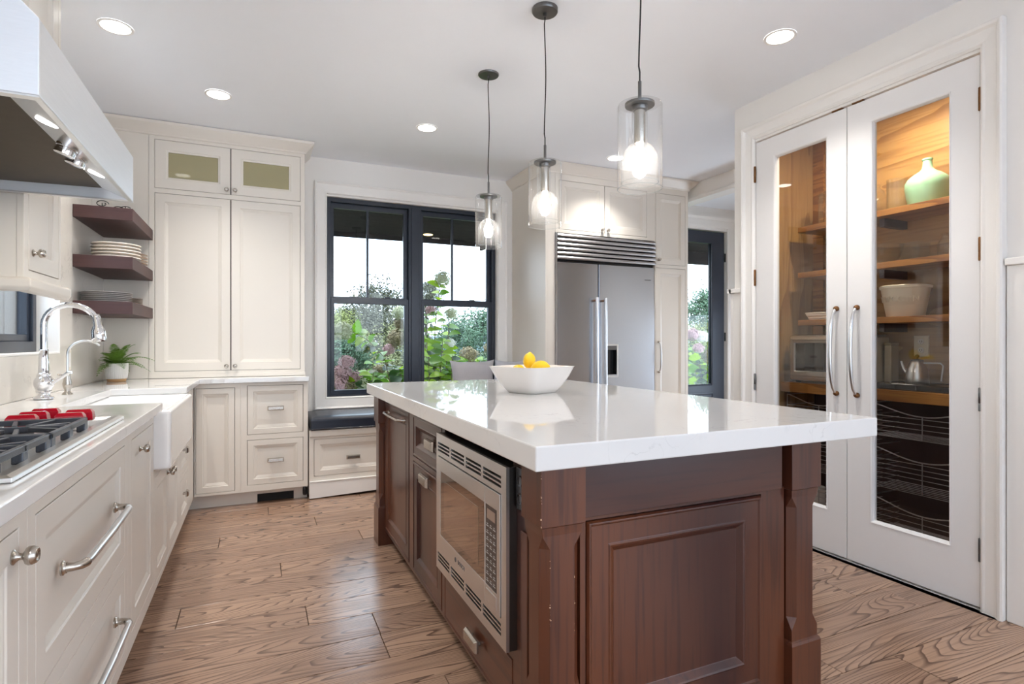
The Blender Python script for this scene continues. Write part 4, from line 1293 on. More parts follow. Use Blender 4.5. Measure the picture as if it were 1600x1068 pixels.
put('door', MB().grid(BM, uf0, ud - 0.001, vf0, vf1, -0.028, 0.004, [(gw0, gw1, gv0, gv1)]), 'steel', mw, 0.001)
put('door_glass', MB().bbox(BM, gw0 + 0.0002, gw1 - 0.0002, gv0 + 0.0002, gv1 - 0.0002, -0.02, 0.0025), 'oven_mirror', mw, label='dark mirror-like oven glass')
put('window_mesh', MB().nest(BM, gw0 + 0.045, gw1 - 0.055, gv0 + 0.03, gv1 - 0.03, [(0, 0.0026), (0.001, 0.0031)], back=False), 'oven_mirror_lit', mw)
put('control_panel', MB().grid(BM, ud + 0.001, uf1, vf0, vf1, -0.028, 0.004, [(ud + 0.004, uf1 - 0.022, gv0, gv1)]), 'steel', mw, 0.001)
put('keypad', MB().bbox(BM, ud + 0.0042, uf1 - 0.0222, gv0 + 0.0002, gv1 - 0.0002, -0.02, 0.003), 'keypad', mw)
put('display', MB().bbox(BM, ud + 0.018, uf1 - 0.036, gv1 - 0.042, gv1 - 0.012, 0.003, 0.0036), 'display', mw)
kp = MB()
for r_ in range(9):
    for c_ in range(3):
        ua = ud + 0.012 + c_ * 0.027; vv = gv0 + 0.012 + r_ * 0.021
        if vv > gv1 - 0.055: continue
        kp.bbox(BM, ua, ua + 0.018, vv, vv + 0.0035, 0.003, 0.0034).bbox(BM, ua + 0.003, ua + 0.014, vv + 0.007, vv + 0.0095, 0.003, 0.0034)
put('key_legends', kp, 'keypad_ink', mw, kind='stuff')
put('open_button', MB().nest(BM, ud + 0.014, uf1 - 0.024, vf0 + 0.012, vf0 + 0.048, [(0, 0.004), (0, 0.0055), (0.002, 0.0062)], back=False), 'steel', mw)
vs, fs = text_mesh('BOSCH', 0.021, 0.0004, spacing=1.05)
cu_, cv_ = (uf0 + ud) / 2 + 0.028, vf0 + 0.028
put('lettering', MB().add([BM(cu_ + p.x, cv_ + p.y, 0.0044 + p.z) for p in vs], fs), 'logo_ink', mw, label='maker name lettering')
put('emblem', MB().lathe([(0.0085, 0), (0.0085, 0.0008), (0.0065, 0.0008), (0.0065, 0.0003)], BM(cu_ - 0.062, cv_, 0.004), (-1, 0, 0), 18).bbox(BM, cu_ - 0.0665, cu_ - 0.0575, cv_ - 0.0012, cv_ + 0.0012, 0.004, 0.0048), 'logo_ink', mw)

# ---- fruit bowl and lemons
bc = Vector((1.295, 2.62, 0.9305))
rot = Matrix.Rotation(math.radians(22), 3, 'Z')
bowl = thing('fruit_bowl', 'large square white bowl on the island worktop', 'bowl', tuple(bc))
def bowl_map(u, v, n):
    return bc + rot @ Vector((u, v, n))
def bowl_ring(r_, ex, n_):
    pts_ = []
    for i in range(40):
        q = 2 * PI * i / 40
        c_, s_2 = math.cos(q), math.sin(q)
        k_ = (abs(c_) ** ex + abs(s_2) ** ex) ** (-1 / ex)
        pts_.append(bowl_map(r_ * k_ * c_, r_ * k_ * s_2, n_))
    return pts_
rings = [(0.095, 5, 0.0), (0.100, 5, 0.001), (0.128, 6, 0.040), (0.150, 7, 0.082), (0.168, 8, 0.130), (0.171, 9, 0.1345), (0.166, 9, 0.1345), (0.160, 8, 0.126), (0.142, 7, 0.080), (0.118, 6, 0.036), (0.09, 5, 0.009)]
vs = []; fs = []
for r_, ex, n_ in rings: vs += bowl_ring(r_, ex, n_)
for k in range(len(rings) - 1):
    for i in range(40):
        j = (i + 1) % 40
        fs.append((k * 40 + i, k * 40 + j, (k + 1) * 40 + j, (k + 1) * 40 + i))
fs.append(tuple(reversed(range(40)))); fs.append(tuple(range((len(rings) - 1) * 40, len(rings) * 40)))
put('bowl_shell', MB().add(vs, fs), 'bowl_white', bowl, smooth=True)


def lemon(label, loc, ax, s=1.0):
    t = thing('lemon', label, 'lemon', loc, 'lemons in the square bowl')
    ax = Vector(ax).normalized()
    pr = [(0.001, -0.047), (0.006, -0.0455), (0.011, -0.041), (0.021, -0.034), (0.029, -0.022), (0.033, -0.008), (0.0335, 0.006), (0.030, 0.021), (0.022, 0.034), (0.012, 0.041), (0.0075, 0.0455), (0.001, 0.049)]
    put('peel', MB().lathe([(r * s, h * s) for r, h in pr], loc, ax, 22), 'lemon', t, smooth=True)
    put('stem_end', MB().lathe([(0.004 * s, -0.0475 * s), (0.004 * s, -0.0455 * s)], loc, ax, 8), 'lemon_tip', t)


lemon('upright lemon at the top of the pile in the white bowl', (1.302, 2.665, 1.091), (0.15, 0.1, 1.0), 0.98)
lemon('lemon lying at the right of the pile with dark stem end showing', (1.310, 2.555, 1.060), (0.9, -0.42, 0.12), 1.05)
lemon('small visible lemon at the left of the pile', (1.225, 2.640, 1.040), (0.75, 0.5, 0.15), 0.98)
lemon('lemon hidden low in the bowl beneath the others', (1.318, 2.640, 0.992), (-0.3, 0.9, 0.1), 1.0)

# ================================================================== PENDANT LAMPS
pend = thing('pendant_lamp', 'x', 'pendant lamp', (0, 0, 0), 'glass pendant lamps over the island')
put('canopy', MB().lathe([(0.060, CE - 0.001), (0.060, CE - 0.016), (0.057, CE - 0.020), (0.008, CE - 0.021), (0.008, CE - 0.036), (0.003, CE - 0.038)], (0, 0, 0), (0, 0, 1), 32), 'gunmetal', pend, smooth=True)
pts = [(0.003 * math.sin(z * 11) * (1 if 2.15 < z < 2.68 else 0), 0.002 * math.cos(z * 9) * (1 if 2.15 < z < 2.68 else 0), z) for z in [2.10 + i * 0.0205 for i in range(31)]]
put('cord', MB().tube(pts, 0.0029, 8), 'black_plastic', pend, smooth=True)
put('rod', MB().tube([(0, 0, 2.032), (0, 0, 2.108)], 0.0062, 14), 'gunmetal', pend, smooth=True)
put('cap_disc', MB().lathe([(0.051, 2.022), (0.052, 2.026), (0.052, 2.030), (0.030, 2.033), (0.010, 2.036)], (0, 0, 0), (0, 0, 1), 32), 'gunmetal', pend, smooth=True)
put('collar', MB().lathe([(0.026, 2.006), (0.027, 2.008), (0.027, 2.021)], (0, 0, 0), (0, 0, 1), 28), 'gunmetal', pend, smooth=True)
put('socket_tube', MB().lathe([(0.0185, 1.890), (0.0195, 1.893), (0.0195, 2.006)], (0, 0, 0), (0, 0, 1), 24), 'nickel', pend, smooth=True)
put('outer_glass', MB().lathe([(0.0775, 1.730), (0.0775, 2.018), (0.074, 2.027), (0.053, 2.029)], (0, 0, 0), (0, 0, 1), 48, False, False), 'clear_glass', pend, smooth=True)
put('inner_glass', MB().lathe([(0.026, 2.004), (0.026, 1.888), (0.040, 1.880), (0.054, 1.862), (0.062, 1.836), (0.064, 1.80), (0.064, 1.752)], (0, 0, 0), (0, 0, 1), 40, False, False), 'clear_glass', pend, smooth=True)
put('bulb', MB().lathe([(0.011, 1.889), (0.0115, 1.868), (0.016, 1.860), (0.0225, 1.850), (0.0255, 1.838), (0.0255, 1.832), (0.0225, 1.820), (0.016, 1.811), (0.008, 1.8065), (0.001, 1.8055)], (0, 0, 0), (0, 0, 1), 26), 'bulb', pend, smooth=True, label='glowing white bulb')
ring = lambda r, z: [(r * math.cos(2 * PI * i / 48), r * math.sin(2 * PI * i / 48), z) for i in range(48)]
put('glass_lip', MB().tube(ring(0.0775, 1.731), 0.0016, 6, closed=True).tube(ring(0.064, 1.752), 0.0013, 6, closed=True), 'jar_glass', pend, smooth=True)
pend.location = (1.222, 3.040, 0.010)
pend['label'] = 'glass pendant lamp hanging farthest away, in front of the twin window'
copy_tree(pend, (1.222, 2.334, 0.0), label='middle glass pendant lamp, hanging in front of the refrigerator cabinet')
copy_tree(pend, (1.222, 1.618, -0.004), label='nearest and largest glass pendant lamp, its canopy above the frame')

# ================================================================== RECESSED CEILING LAMPS
rl = thing('recessed_lamp', 'x', 'ceiling lamp', (0, 0, 0), 'recessed ceiling lamps')
put('trim_ring', MB().lathe([(0.076, CE - 0.0005), (0.077, CE - 0.004), (0.070, CE - 0.007), (0.063, CE - 0.004)], (0, 0, 0), (0, 0, 1), 36, False, False), 'trim', rl, smooth=True)
put('lens', MB().lathe([(0.064, CE - 0.0035), (0.063, CE - 0.0045)], (0, 0, 0), (0, 0, 1), 32), 'lamp_lens', rl, label='glowing white lens')
ld = bpy.data.lights.new('lamp_light', 'SPOT'); ld.spot_size = math.radians(114); ld.spot_blend = 1.0; ld.shadow_soft_size = 0.03; ld.energy = LAMP; ld.color = (1.0, 0.965, 0.915)
lo = bpy.data.objects.new('lamp_light', ld); COL.objects.link(lo); lo.parent = rl; lo.location = (0, 0, CE - 0.012)
LS = [((-0.640, 3.337), 'recessed ceiling lamp at the far left, beside the range hood'),
      ((-0.227, 3.987), 'recessed ceiling lamp in front of the tall corner cabinet'),
      ((1.119, 3.983), 'recessed ceiling lamp in front of the twin window'),
      ((2.426, 2.055), 'recessed ceiling lamp above the pantry doors'),
      ((2.756, 3.978), 'recessed ceiling lamp in front of the refrigerator, partly behind a pendant'),
      ((-0.40, 1.6), 'recessed ceiling lamp above the cooktop, added unseen for fill light'),  # unseen lamps from here on, added to fill the rooms with light
      ((0.1, -0.4), 'recessed ceiling lamp above the viewer, added unseen for fill light'),
      ((1.6, -0.4), 'recessed ceiling lamp right of the viewer, added unseen for fill light'),
      ((0.3, -2.0), 'recessed ceiling lamp behind the viewer on the left, added unseen for fill light'),
      ((2.0, -2.0), 'recessed ceiling lamp behind the viewer on the right, added unseen for fill light'),
      ((4.62, 3.6), 'recessed ceiling lamp in the passage by the garden door, added unseen for fill light'),
      ((4.62, 2.5), 'recessed ceiling lamp deeper in the passage, added unseen for fill light')]
rl.location = (LS[0][0][0], LS[0][0][1], 0); rl['label'] = LS[0][1]
for (xy, lb) in LS[1:]:
    copy_tree(rl, (xy[0], xy[1], 0), label=lb)
ld2 = bpy.data.lights.new('pantry_fill_light', 'AREA'); ld2.shape = 'DISK'; ld2.size = 0.11; ld2.energy = 14.0; ld2.color = (1.0, 0.86, 0.66)  # unseen lamp added to brighten the pantry shelves
pt = thing('added_pantry_lamp', 'small round lamp added unseen in the pantry ceiling to brighten it', 'ceiling lamp', (3.14, 1.95, 2.59))
put('lens', MB().lathe([(0.06, 0.004), (0.058, -0.004)], (3.14, 1.95, 2.594), (0, 0, 1), 28), 'hood_lens', pt)
lo2 = bpy.data.objects.new('pantry_fill_light', ld2); COL.objects.link(lo2); lo2.parent = pt; lo2.location = (0, 0, -0.012)

# ================================================================== PANTRY SHELVES AND WHAT STANDS ON THEM
XSF = 3.300
for z, w in ((1.955, 'top'), (1.652, 'second'), (1.335, 'third')):
    t = thing('pantry_shelf', '%s wooden shelf behind the pantry doors' % w, 'shelf', (3.44, 2.02, z), 'wooden pantry shelves')
    put('board', MB().box(XSF, 3.553 if z < 1.0 else 3.579, 1.305, 2.655, z - 0.036, z), 'shelf_wood', t, 0.002)
    put('bracket', MB().box(XSF + 0.06, 3.579, 2.12, 2.15, z - 0.085, z - 0.0365), 'pantry_dark', t)
t = thing('pantry_counter', 'thick orange wooden counter inside the pantry above the wire baskets', 'counter', (3.4, 2.02, 0.9))
put('slab', MB().box(3.235, 3.555, 1.305, 2.735, 0.858, 0.921), 'shelf_wood', t, 0.003)

t = thing('green_demijohn', 'pale green bulbous glass bottle on the top pantry shelf', 'bottle', (3.44, 1.930, 1.955))
put('body', MB().lathe([(0.080, 0), (0.090, 0.004), (0.101, 0.05), (0.109, 0.105), (0.108, 0.130), (0.096, 0.155), (0.070, 0.178), (0.040, 0.196), (0.027, 0.212), (0.0235, 0.235), (0.0225, 0.258)], (3.44, 1.930, 1.9555), (0, 0, 1), 40), 'green_glass', t, smooth=True)
put('lip', MB().lathe([(0.0225, 0.256), (0.026, 0.258), (0.026, 0.266), (0.022, 0.268)], (3.44, 1.930, 1.9555), (0, 0, 1), 28), 'green_glass', t, smooth=True)


def glass_vessel(name, label, cat, c, prof, extra=None):
    t = thing(name, label, cat, c)
    put('glass', MB().lathe(prof, (c[0], c[1], c[2] + 0.0006), (0, 0, 1), 36, True, False), 'jar_glass', t, smooth=True)
    return t


glass_vessel('glass_vase', 'tall clear cylinder vase beside the green bottle', 'vase', (3.45, 2.105, 1.955), [(0.048, 0), (0.050, 0.003), (0.051, 0.19), (0.0525, 0.195), (0.049, 0.195), (0.047, 0.012), (0.001, 0.010)])
glass_vessel('glass_jar', 'round shouldered clear jar left of the cylinder vase', 'jar', (3.45, 2.262, 1.955), [(0.075, 0), (0.082, 0.01), (0.082, 0.12), (0.072, 0.155), (0.052, 0.172), (0.050, 0.185), (0.056, 0.190), (0.050, 0.190)])
t = glass_vessel('lidded_glass_canister', 'large clear canister with glass lid seen through the left pantry door', 'canister', (3.44, 2.485, 1.955), [(0.085, 0), (0.098, 0.01), (0.100, 0.16), (0.094, 0.185), (0.096, 0.19), (0.090, 0.19), (0.092, 0.16)])
put('lid', MB().lathe([(0.104, 0.19), (0.106, 0.195), (0.100, 0.203), (0.06, 0.222), (0.018, 0.232), (0.008, 0.236), (0.016, 0.248), (0.018, 0.258), (0.010, 0.268), (0.001, 0.27)], (3.44, 2.485, 1.956), (0, 0, 1), 36), 'jar_glass', t, smooth=True)
glass_vessel('glass_serving_bowl', 'wide clear glass bowl on the second pantry shelf', 'bowl', (3.43, 2.165, 1.652), [(0.05, 0), (0.058, 0.003), (0.085, 0.05), (0.100, 0.112), (0.103, 0.115), (0.098, 0.113), (0.080, 0.05), (0.05, 0.008), (0.001, 0.007)])
t = thing('square_glass_vase', 'square clear glass vase on the second pantry shelf', 'vase', (3.43, 1.995, 1.652))
put('glass', MB().nest(face_T(1.6525), 3.375, 3.485, 1.938, 2.048, [(0.012, 0.0), (0.006, 0.004), (0, 0.105), (0.003, 0.106), (0.010, 0.01)]), 'jar_glass', t, 0.004)
t = glass_vessel('small_glass_bottle', 'small brownish glass bottle at the right end of the second pantry shelf', 'bottle', (3.44, 1.838, 1.652), [(0.036, 0), (0.038, 0.004), (0.038, 0.075), (0.030, 0.095), (0.018, 0.106), (0.017, 0.125), (0.020, 0.127), (0.020, 0.133), (0.015, 0.134)])
glass_vessel('drinking_glass', 'clear tumbler on the second shelf behind the left pantry door', 'glass', (3.42, 2.44, 1.652), [(0.026, 0), (0.028, 0.003), (0.034, 0.11), (0.032, 0.11), (0.026, 0.008), (0.001, 0.007)])
glass_vessel('drinking_glass', 'clear tumbler nearer the door gap on the second pantry shelf', 'glass', (3.36, 2.36, 1.652), [(0.026, 0), (0.028, 0.003), (0.034, 0.11), (0.032, 0.11), (0.026, 0.008), (0.001, 0.007)])

pc = Vector((3.425, 2.040, 1.3355))
t = thing('popcorn_bucket', 'cream ceramic bucket with raised popcorn lettering on the third pantry shelf', 'bucket', tuple(pc))
put('bucket_shell', MB().lathe([(0.092, 0), (0.094, 0.003), (0.121, 0.162), (0.128, 0.163), (0.129, 0.176), (0.124, 0.180), (0.118, 0.176), (0.089, 0.010), (0.001, 0.008)], pc, (0, 0, 1), 48, True, False), 'popcorn_cream', t, smooth=True)
vs, fs = text_mesh('POPCORN', 0.048, 0.0045, spacing=1.08)
lv = []
for p in vs:
    zc = 0.098 + p.y
    rr = 0.094 + (0.121 - 0.094) * zc / 0.162 + 0.0005 + p.z
    q = math.radians(186) + p.x / 0.112
    lv.append(pc + Vector((rr * math.cos(q), rr * math.sin(q), zc)))
put('lettering', MB().add(lv, fs), 'popcorn_cream', t, label='raised POPCORN lettering')

t = thing('baking_dish', 'white ridged rectangular dish on the third shelf behind the left door', 'dish', (3.42, 2.47, 1.336))
put('dish_body', MB().nest(face_T(1.3358), 3.33, 3.51, 2.34, 2.625, [(0.022, 0.0), (0.018, 0.004), (0.012, 0.014), (0.013, 0.018), (0.005, 0.030), (0.006, 0.034), (0, 0.046), (0.003, 0.049), (0.012, 0.046), (0.026, 0.006)]), 'ceramic', t, 0.001)

t = thing('toaster_oven', 'stainless toaster oven on the pantry counter behind the left door', 'toaster oven', (3.38, 2.46, 0.921))
Bto = face_I(3.262)
put('housing', MB().box(3.262, 3.545, 2.20, 2.69, 0.935, 1.235), 'steel', t, 0.018)
put('door_frame', MB().nest(Bto, -2.672, -2.22, 0.965, 1.218, [(0, 0), (0, 0.012), (0.006, 0.016), (0.032, 0.016), (0.036, 0.006)], cap=False, back=False), 'steel', t, 0.002)
put('door_glass', MB().bbox(Bto, -2.640, -2.25, 0.998, 1.186, 0.0, 0.006), 'black_gloss', t)
put('handle', MB().tube([(3.225, 2.63, 1.205), (3.225, 2.26, 1.205)], 0.009, 12).tube([(3.262, 2.60, 1.205), (3.225, 2.60, 1.205)], 0.006, 8).tube([(3.262, 2.29, 1.205), (3.225, 2.29, 1.205)], 0.006, 8), 'satin', t, smooth=True)
for x in (3.29, 3.50):
    for y in (2.25, 2.64):
        put('foot', MB().lathe([(0.014, 0), (0.016, 0.003), (0.016, 0.015)], (x, y, 0.9212), (0, 0, 1), 14), 'black_plastic', t)

solid('black_griddle', 'flat black cooking plate on the pantry counter under the kettle', 'griddle', MB().nest(face_T(0.9212), 3.245, 3.55, 1.72, 2.15, [(0.006, 0.0), (0, 0.006), (0, 0.030), (0.006, 0.034), (0.012, 0.034), (0.016, 0.031)]), 'black_gloss', 0.003)
solid('paper_tag', 'small white paper tag lying on the black cooking plate', 'tag', MB().box(3.275, 3.315, 1.93, 2.03, 0.9525, 0.954), 'paper_white')
kc = (3.44, 1.985, 0.9528)
t = thing('tea_kettle', 'domed steel kettle with thin side handle on the black cooking plate', 'kettle', kc)
put('body', MB().lathe([(0.054, 0), (0.057, 0.004), (0.056, 0.04), (0.050, 0.085), (0.038, 0.118), (0.030, 0.128)], kc, (0, 0, 1), 32), 'steel', t, smooth=True)
put('lid', MB().lathe([(0.031, 0.128), (0.030, 0.133), (0.015, 0.139), (0.006, 0.142), (0.006, 0.147), (0.010, 0.152), (0.011, 0.158), (0.006, 0.165), (0.001, 0.166)], kc, (0, 0, 1), 24), 'gunmetal', t, smooth=True)
put('spout', MB().tube([(kc[0], kc[1] + 0.05, kc[2] + 0.05), (kc[0], kc[1] + 0.075, kc[2] + 0.085), (kc[0], kc[1] + 0.088, kc[2] + 0.125)], [0.010, 0.007, 0.005], 10), 'steel', t, smooth=True)
put('handle', MB().tube([(kc[0], kc[1] - 0.035, kc[2] + 0.118), (kc[0], kc[1] - 0.12, kc[2] + 0.120), (kc[0], kc[1] - 0.135, kc[2] + 0.105), (kc[0], kc[1] - 0.125, kc[2] + 0.02)], 0.0045, 10), 'steel', t, smooth=True)
t = thing('bread_tin', 'tan metal bread tin standing at the back of the pantry counter', 'tin', (3.51, 2.26, 0.953))
put('tin_body', MB().box(3.47, 3.555, 2.157, 2.195, 0.9215, 1.17) if False else MB().box(3.475, 3.55, 2.152, 2.195, 0.9215, 1.17), 'bread', t, 0.006)
put('tin_lid', MB().box(3.472, 3.553, 2.1515, 2.1955, 1.1705, 1.185), 'bread', t, 0.004)

t = thing('pantry_socket', 'cream double socket on the pantry back wall above the kettle', 'socket', (3.58, 2.04, 1.168))
Bs = face_I(3.5795)
put('plate', MB().nest(Bs, -2.082, -1.998, 1.105, 1.228, [(0, 0.0), (0, 0.004), (0.004, 0.007)]), 'outlet_white', t)
for z in (1.142, 1.192):
    put('outlet', MB().lathe([(0.017, 0), (0.017, 0.002), (0.014, 0.003)], Bs(-2.04, z, 0.007), (-1, 0, 0), 18), 'trim', t)
    put('slots', MB().bbox(Bs, -2.047, -2.044, z - 0.004, z + 0.006, 0.010, 0.0105).bbox(Bs, -2.036, -2.033, z - 0.004, z + 0.006, 0.010, 0.0105).bbox(Bs, -2.042, -2.038, z - 0.010, z - 0.007, 0.010, 0.0105), 'dark_void', t)


def wire_basket(label, ya, yb, z0_, z1_, xf_=3.27, xb_=3.53):
    t = thing('wire_basket', label, 'basket', (3.4, (ya + yb) / 2, z0_), 'wire baskets under the pantry counter')
    n = 18
    rim = [(xf_, ya + (yb - ya) * i / n, z1_ - 0.055 * math.sin(PI * i / n) ** 1.4) for i in range(n + 1)]
    put('rim', MB().tube([(xb_, ya, z1_)] + rim + [(xb_, yb, z1_)], 0.0035, 8), 'wire_grey', t, smooth=True)
    nw = max(4, int((z1_ - 0.065 - z0_) / 0.022))
    for k in range(nw):
        z = z0_ + (z1_ - 0.068 - z0_) * k / (nw - 1)
        put('wire', MB().tube([(xb_, ya, z), (xf_, ya, z), (xf_, yb, z), (xb_, yb, z)], 0.0019, 6), 'wire_grey', t)
    for y in (ya, (ya + yb) / 2, yb):
        put('upright', MB().tube([(xf_ - 0.002, y, z0_), (xf_ - 0.002, y, z1_ - (0.055 if ya < y < yb else 0))], 0.003, 6), 'wire_grey', t)
    bot = MB()
    for k in range(6):
        x = xf_ + (xb_ - xf_) * (k + 1) / 7
        bot.tube([(x, ya, z0_), (x, yb, z0_)], 0.0014, 5)
    put('base_grid', bot, 'wire_grey', t, kind='stuff')
    return t


wire_basket('upper wire basket behind the right pantry door', 1.58, 2.14, 0.655, 0.838)
wire_basket('middle and deepest wire basket behind the right pantry door', 1.58, 2.14, 0.360, 0.590)
wire_basket('lowest wire basket behind the right pantry door', 1.58, 2.14, 0.105, 0.300)
wire_basket('upper wire basket behind the left pantry door', 2.24, 2.71, 0.655, 0.838)
wire_basket('lower wire basket behind the left pantry door', 2.24, 2.71, 0.360, 0.590)
wire_basket('lowest wire basket behind the left pantry door, holding a paper roll', 2.24, 2.71, 0.105, 0.300)
t = thing('paper_roll', 'beige paper roll in the lowest basket behind the left pantry door', 'paper roll', (3.36, 2.56, 0.109))
put('roll', MB().lathe([(0.050, 0), (0.050, 0.13), (0.02, 0.13), (0.02, 0.12)], (3.36, 2.56, 0.1085), (0, 0, 1), 24), 'pot_white', t, smooth=True)

# ================================================================== OUTDOORS
struct('ground', MB().box(-30, 60, 5.3, 90, -0.50, -0.30), 'grass', label='green lawn beyond the windows')
# porch roof outside the twin window and garden door
sf = thing('porch_roof', 'dark boarded porch roof edge seen at the top of the windows', 'porch roof', (1.5, 5.9, 2.38))
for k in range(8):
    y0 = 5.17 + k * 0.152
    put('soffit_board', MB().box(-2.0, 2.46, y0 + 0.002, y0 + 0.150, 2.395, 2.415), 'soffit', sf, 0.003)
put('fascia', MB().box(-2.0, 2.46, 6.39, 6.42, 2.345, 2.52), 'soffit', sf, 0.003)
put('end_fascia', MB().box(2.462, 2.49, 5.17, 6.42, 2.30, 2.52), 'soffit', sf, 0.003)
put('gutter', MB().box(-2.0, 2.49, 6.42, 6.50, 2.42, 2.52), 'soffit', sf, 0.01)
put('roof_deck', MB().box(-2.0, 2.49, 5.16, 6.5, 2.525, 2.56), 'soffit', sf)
pl_ = thing('porch_downlight', 'small glowing orange downlight in the dark porch roof outside', 'downlight', (1.74, 6.15, 2.39))
put('lens', MB().lathe([(0.055, 0), (0.05, -0.004)], (1.74, 6.15, 2.3945), (0, 0, 1), 24), 'porch_lens', pl_)
sf2 = thing('porch_canopy', 'dark timber canopy outside the glazed garden door', 'canopy', (5.6, 5.9, 2.4))
for k in range(6):
    y0 = 5.17 + k * 0.17
    put('canopy_board', MB().box(3.6, 7.6, y0 + 0.002, y0 + 0.168, 2.46, 2.48), 'soffit', sf2, 0.003)
put('canopy_beam', MB().box(3.6, 7.6, 6.19, 6.29, 2.30, 2.48), 'soffit', sf2, 0.004)
# dark boarded wall outside the sink window
bwall = thing('board_fence', 'dark grey vertical boards outside the sink window', 'fence', (-2.3, 4.2, -0.3))
for k in range(70):
    put('board', MB().box(-2.33, -2.30 + (0.012 if k % 2 else 0), 2.2 + k * 0.16, 2.2 + k * 0.16 + 0.152, -0.3, 2.6), 'grey_board', bwall)


def leaf_mesh(name, m, L_=0.12, Wd=0.075):
    n = 5; vs = []; fs = []
    for i in range(n + 1):
        s = i / n
        w = Wd / 2 * (math.sin(PI * s ** 0.75)) ** 0.8 if 0 < i < n else 0.0008
        z = -0.18 * L_ * s * s
        vs += [(s * L_, -w, z + w * 0.35), (s * L_, 0, z), (s * L_, w, z + w * 0.35)]
    for i in range(n):
        a = 3 * i
        fs += [(a, a + 3, a + 4, a + 1), (a + 1, a + 4, a + 5, a + 2)]
    me = bpy.data.meshes.new(name); me.from_pydata(vs, [], fs)
    me.polygons.foreach_set('use_smooth', [True] * len(me.polygons)); me.update()
    me.materials.append(MATS[m])
    return me


LEAF = [leaf_mesh('leaf', k) for k in ('leaf_bright', 'leaf_green', 'leaf_dark')]


def bloom_mesh(name, m, seed, rx=0.085, rz=0.075):
    r = random.Random(seed); vs = []; fs = []
    for i in range(420):
        z = 1 - 1.85 * (i + 0.5) / 420; q = i * 2.39996
        rr = math.sqrt(max(0, 1 - z * z))
        k = r.uniform(0.72, 1.08) * (1 + 0.10 * math.sin(3 * q + 5 * z))
        p = Vector((rr * math.cos(q) * rx * k, rr * math.sin(q) * rx * k, z * rz * k))
        nn = (p.normalized() + Vector((r.uniform(-.4, .4), r.uniform(-.4, .4), r.uniform(-.4, .4)))).normalized()
        u = nn.orthogonal().normalized(); w = nn.cross(u); s = r.uniform(0.007, 0.013)
        a = r.uniform(0, PI); u, w = u * math.cos(a) + w * math.sin(a), w * math.cos(a) - u * math.sin(a)
        o = len(vs)
        vs += [p + u * s, p + w * s, p - u * s, p - w * s, p + nn * s * 0.35]
        fs += [(o, o + 1, o + 4), (o + 1, o + 2, o + 4), (o + 2, o + 3, o + 4), (o + 3, o, o + 4)]
    o = len(vs)
    for j in range(5):
        for i in range(10):
            th = PI * (j / 4); q = 2 * PI * i / 10
            vs.append(Vector((math.sin(th) * math.cos(q) * rx * 0.62, math.sin(th) * math.sin(q) * rx * 0.62, math.cos(th) * rz * 0.62)))
    for j in range(4):
        for i in range(10):
            k = (i + 1) % 10
            fs.append((o + j * 10 + i, o + j * 10 + k, o + (j + 1) * 10 + k, o + (j + 1) * 10 + i))
    me = bpy.data.meshes.new(name); me.from_pydata(vs, [], fs); me.update()
    me.materials.append(MATS[m])
    return me


BLOOM = {k: bloom_mesh('blossom', 'bloom_' + k, i) for i, k in enumerate(('pink', 'cream', 'white', 'brown'))}


def hydrangea(label, base, stems, blooms, seed, tone=(3, 5, 2), group='hydrangea shrubs outside the windows', dens=0.072, ls=1.28):
    """stems: list of polylines (points in world); leaves along them in opposite pairs"""
    t = thing('hydrangea_shrub', label, 'shrub', base, group)
    r = random.Random(seed)
    b0 = Vector(base)
    bag = [0] * tone[0] + [1] * tone[1] + [2] * tone[2]
    for st in stems:
        pts = [Vector(p) for p in st]
        put('stem', MB().tube(pts, [0.006 * (1 - 0.5 * i / max(1, len(pts) - 1)) for i in range(len(pts))], 6), 'stem_brown', t)
        # walk the stem
        seglen = [(pts[i + 1] - pts[i]).length for i in range(len(pts) - 1)]
        tot = sum(seglen); s = 0.12; flip = 0
        while s < tot:
            acc = 0
            for i, L_ in enumerate(seglen):
                if acc + L_ >= s or i == len(seglen) - 1:
                    p = pts[i].lerp(pts[i + 1], (s - acc) / L_); d_ = (pts[i + 1] - pts[i]).normalized(); break
                acc += L_
            side = d_.orthogonal().normalized()
            side = Matrix.Rotation(flip * PI / 2 + r.uniform(-0.5, 0.5), 3, d_) @ side
            for sg in (1, -1):
                out = (side * sg + d_ * 0.35 + Vector((0, 0, -0.12))).normalized()
                up = Vector((r.uniform(-.5, .5), r.uniform(-1.7, -.2), 1)).normalized()
                yv = up.cross(out).normalized(); zv = out.cross(yv)
                sc_ = r.uniform(0.75, 1.25) * ls
                o = bpy.data.objects.new('leaf', LEAF[r.choice(bag)])
                COL.objects.link(o); o.parent = t
                M_ = Matrix((out, yv, zv)).transposed().to_4x4()
                o.matrix_local = Matrix.Translation(p - b0) @ M_ @ Matrix.Scale(sc_, 4)
            s += dens * r.uniform(0.8, 1.3); flip += 1
    for (p, kind, sc_) in blooms:
        o = bpy.data.objects.new('blossom', BLOOM[kind])
        COL.objects.link(o); o.parent = t
        o.location = Vector(p) - b0; o.scale = (sc_, sc_, sc_ * r.uniform(0.9, 1.1))
        o.rotation_euler = (r.uniform(-.4, .4), r.uniform(-.4, .4), r.uniform(0, 6))
    return t


def bush_stems(x0_, x1_, y0_, y1_, ztop, n, seed, lean=0.15):
    r = random.Random(seed); out = []
    for i in range(n):
        x = r.uniform(x0_, x1_); y = r.uniform(y0_, y1_); h = ztop * r.uniform(0.82, 1.05)
        dx, dy = r.uniform(-lean, lean), r.uniform(-lean, lean)
        out.append([(x, y, -0.3), (x + dx * 0.4, y + dy * 0.4, h * 0.45), (x + dx, y + dy, h)])
    return out


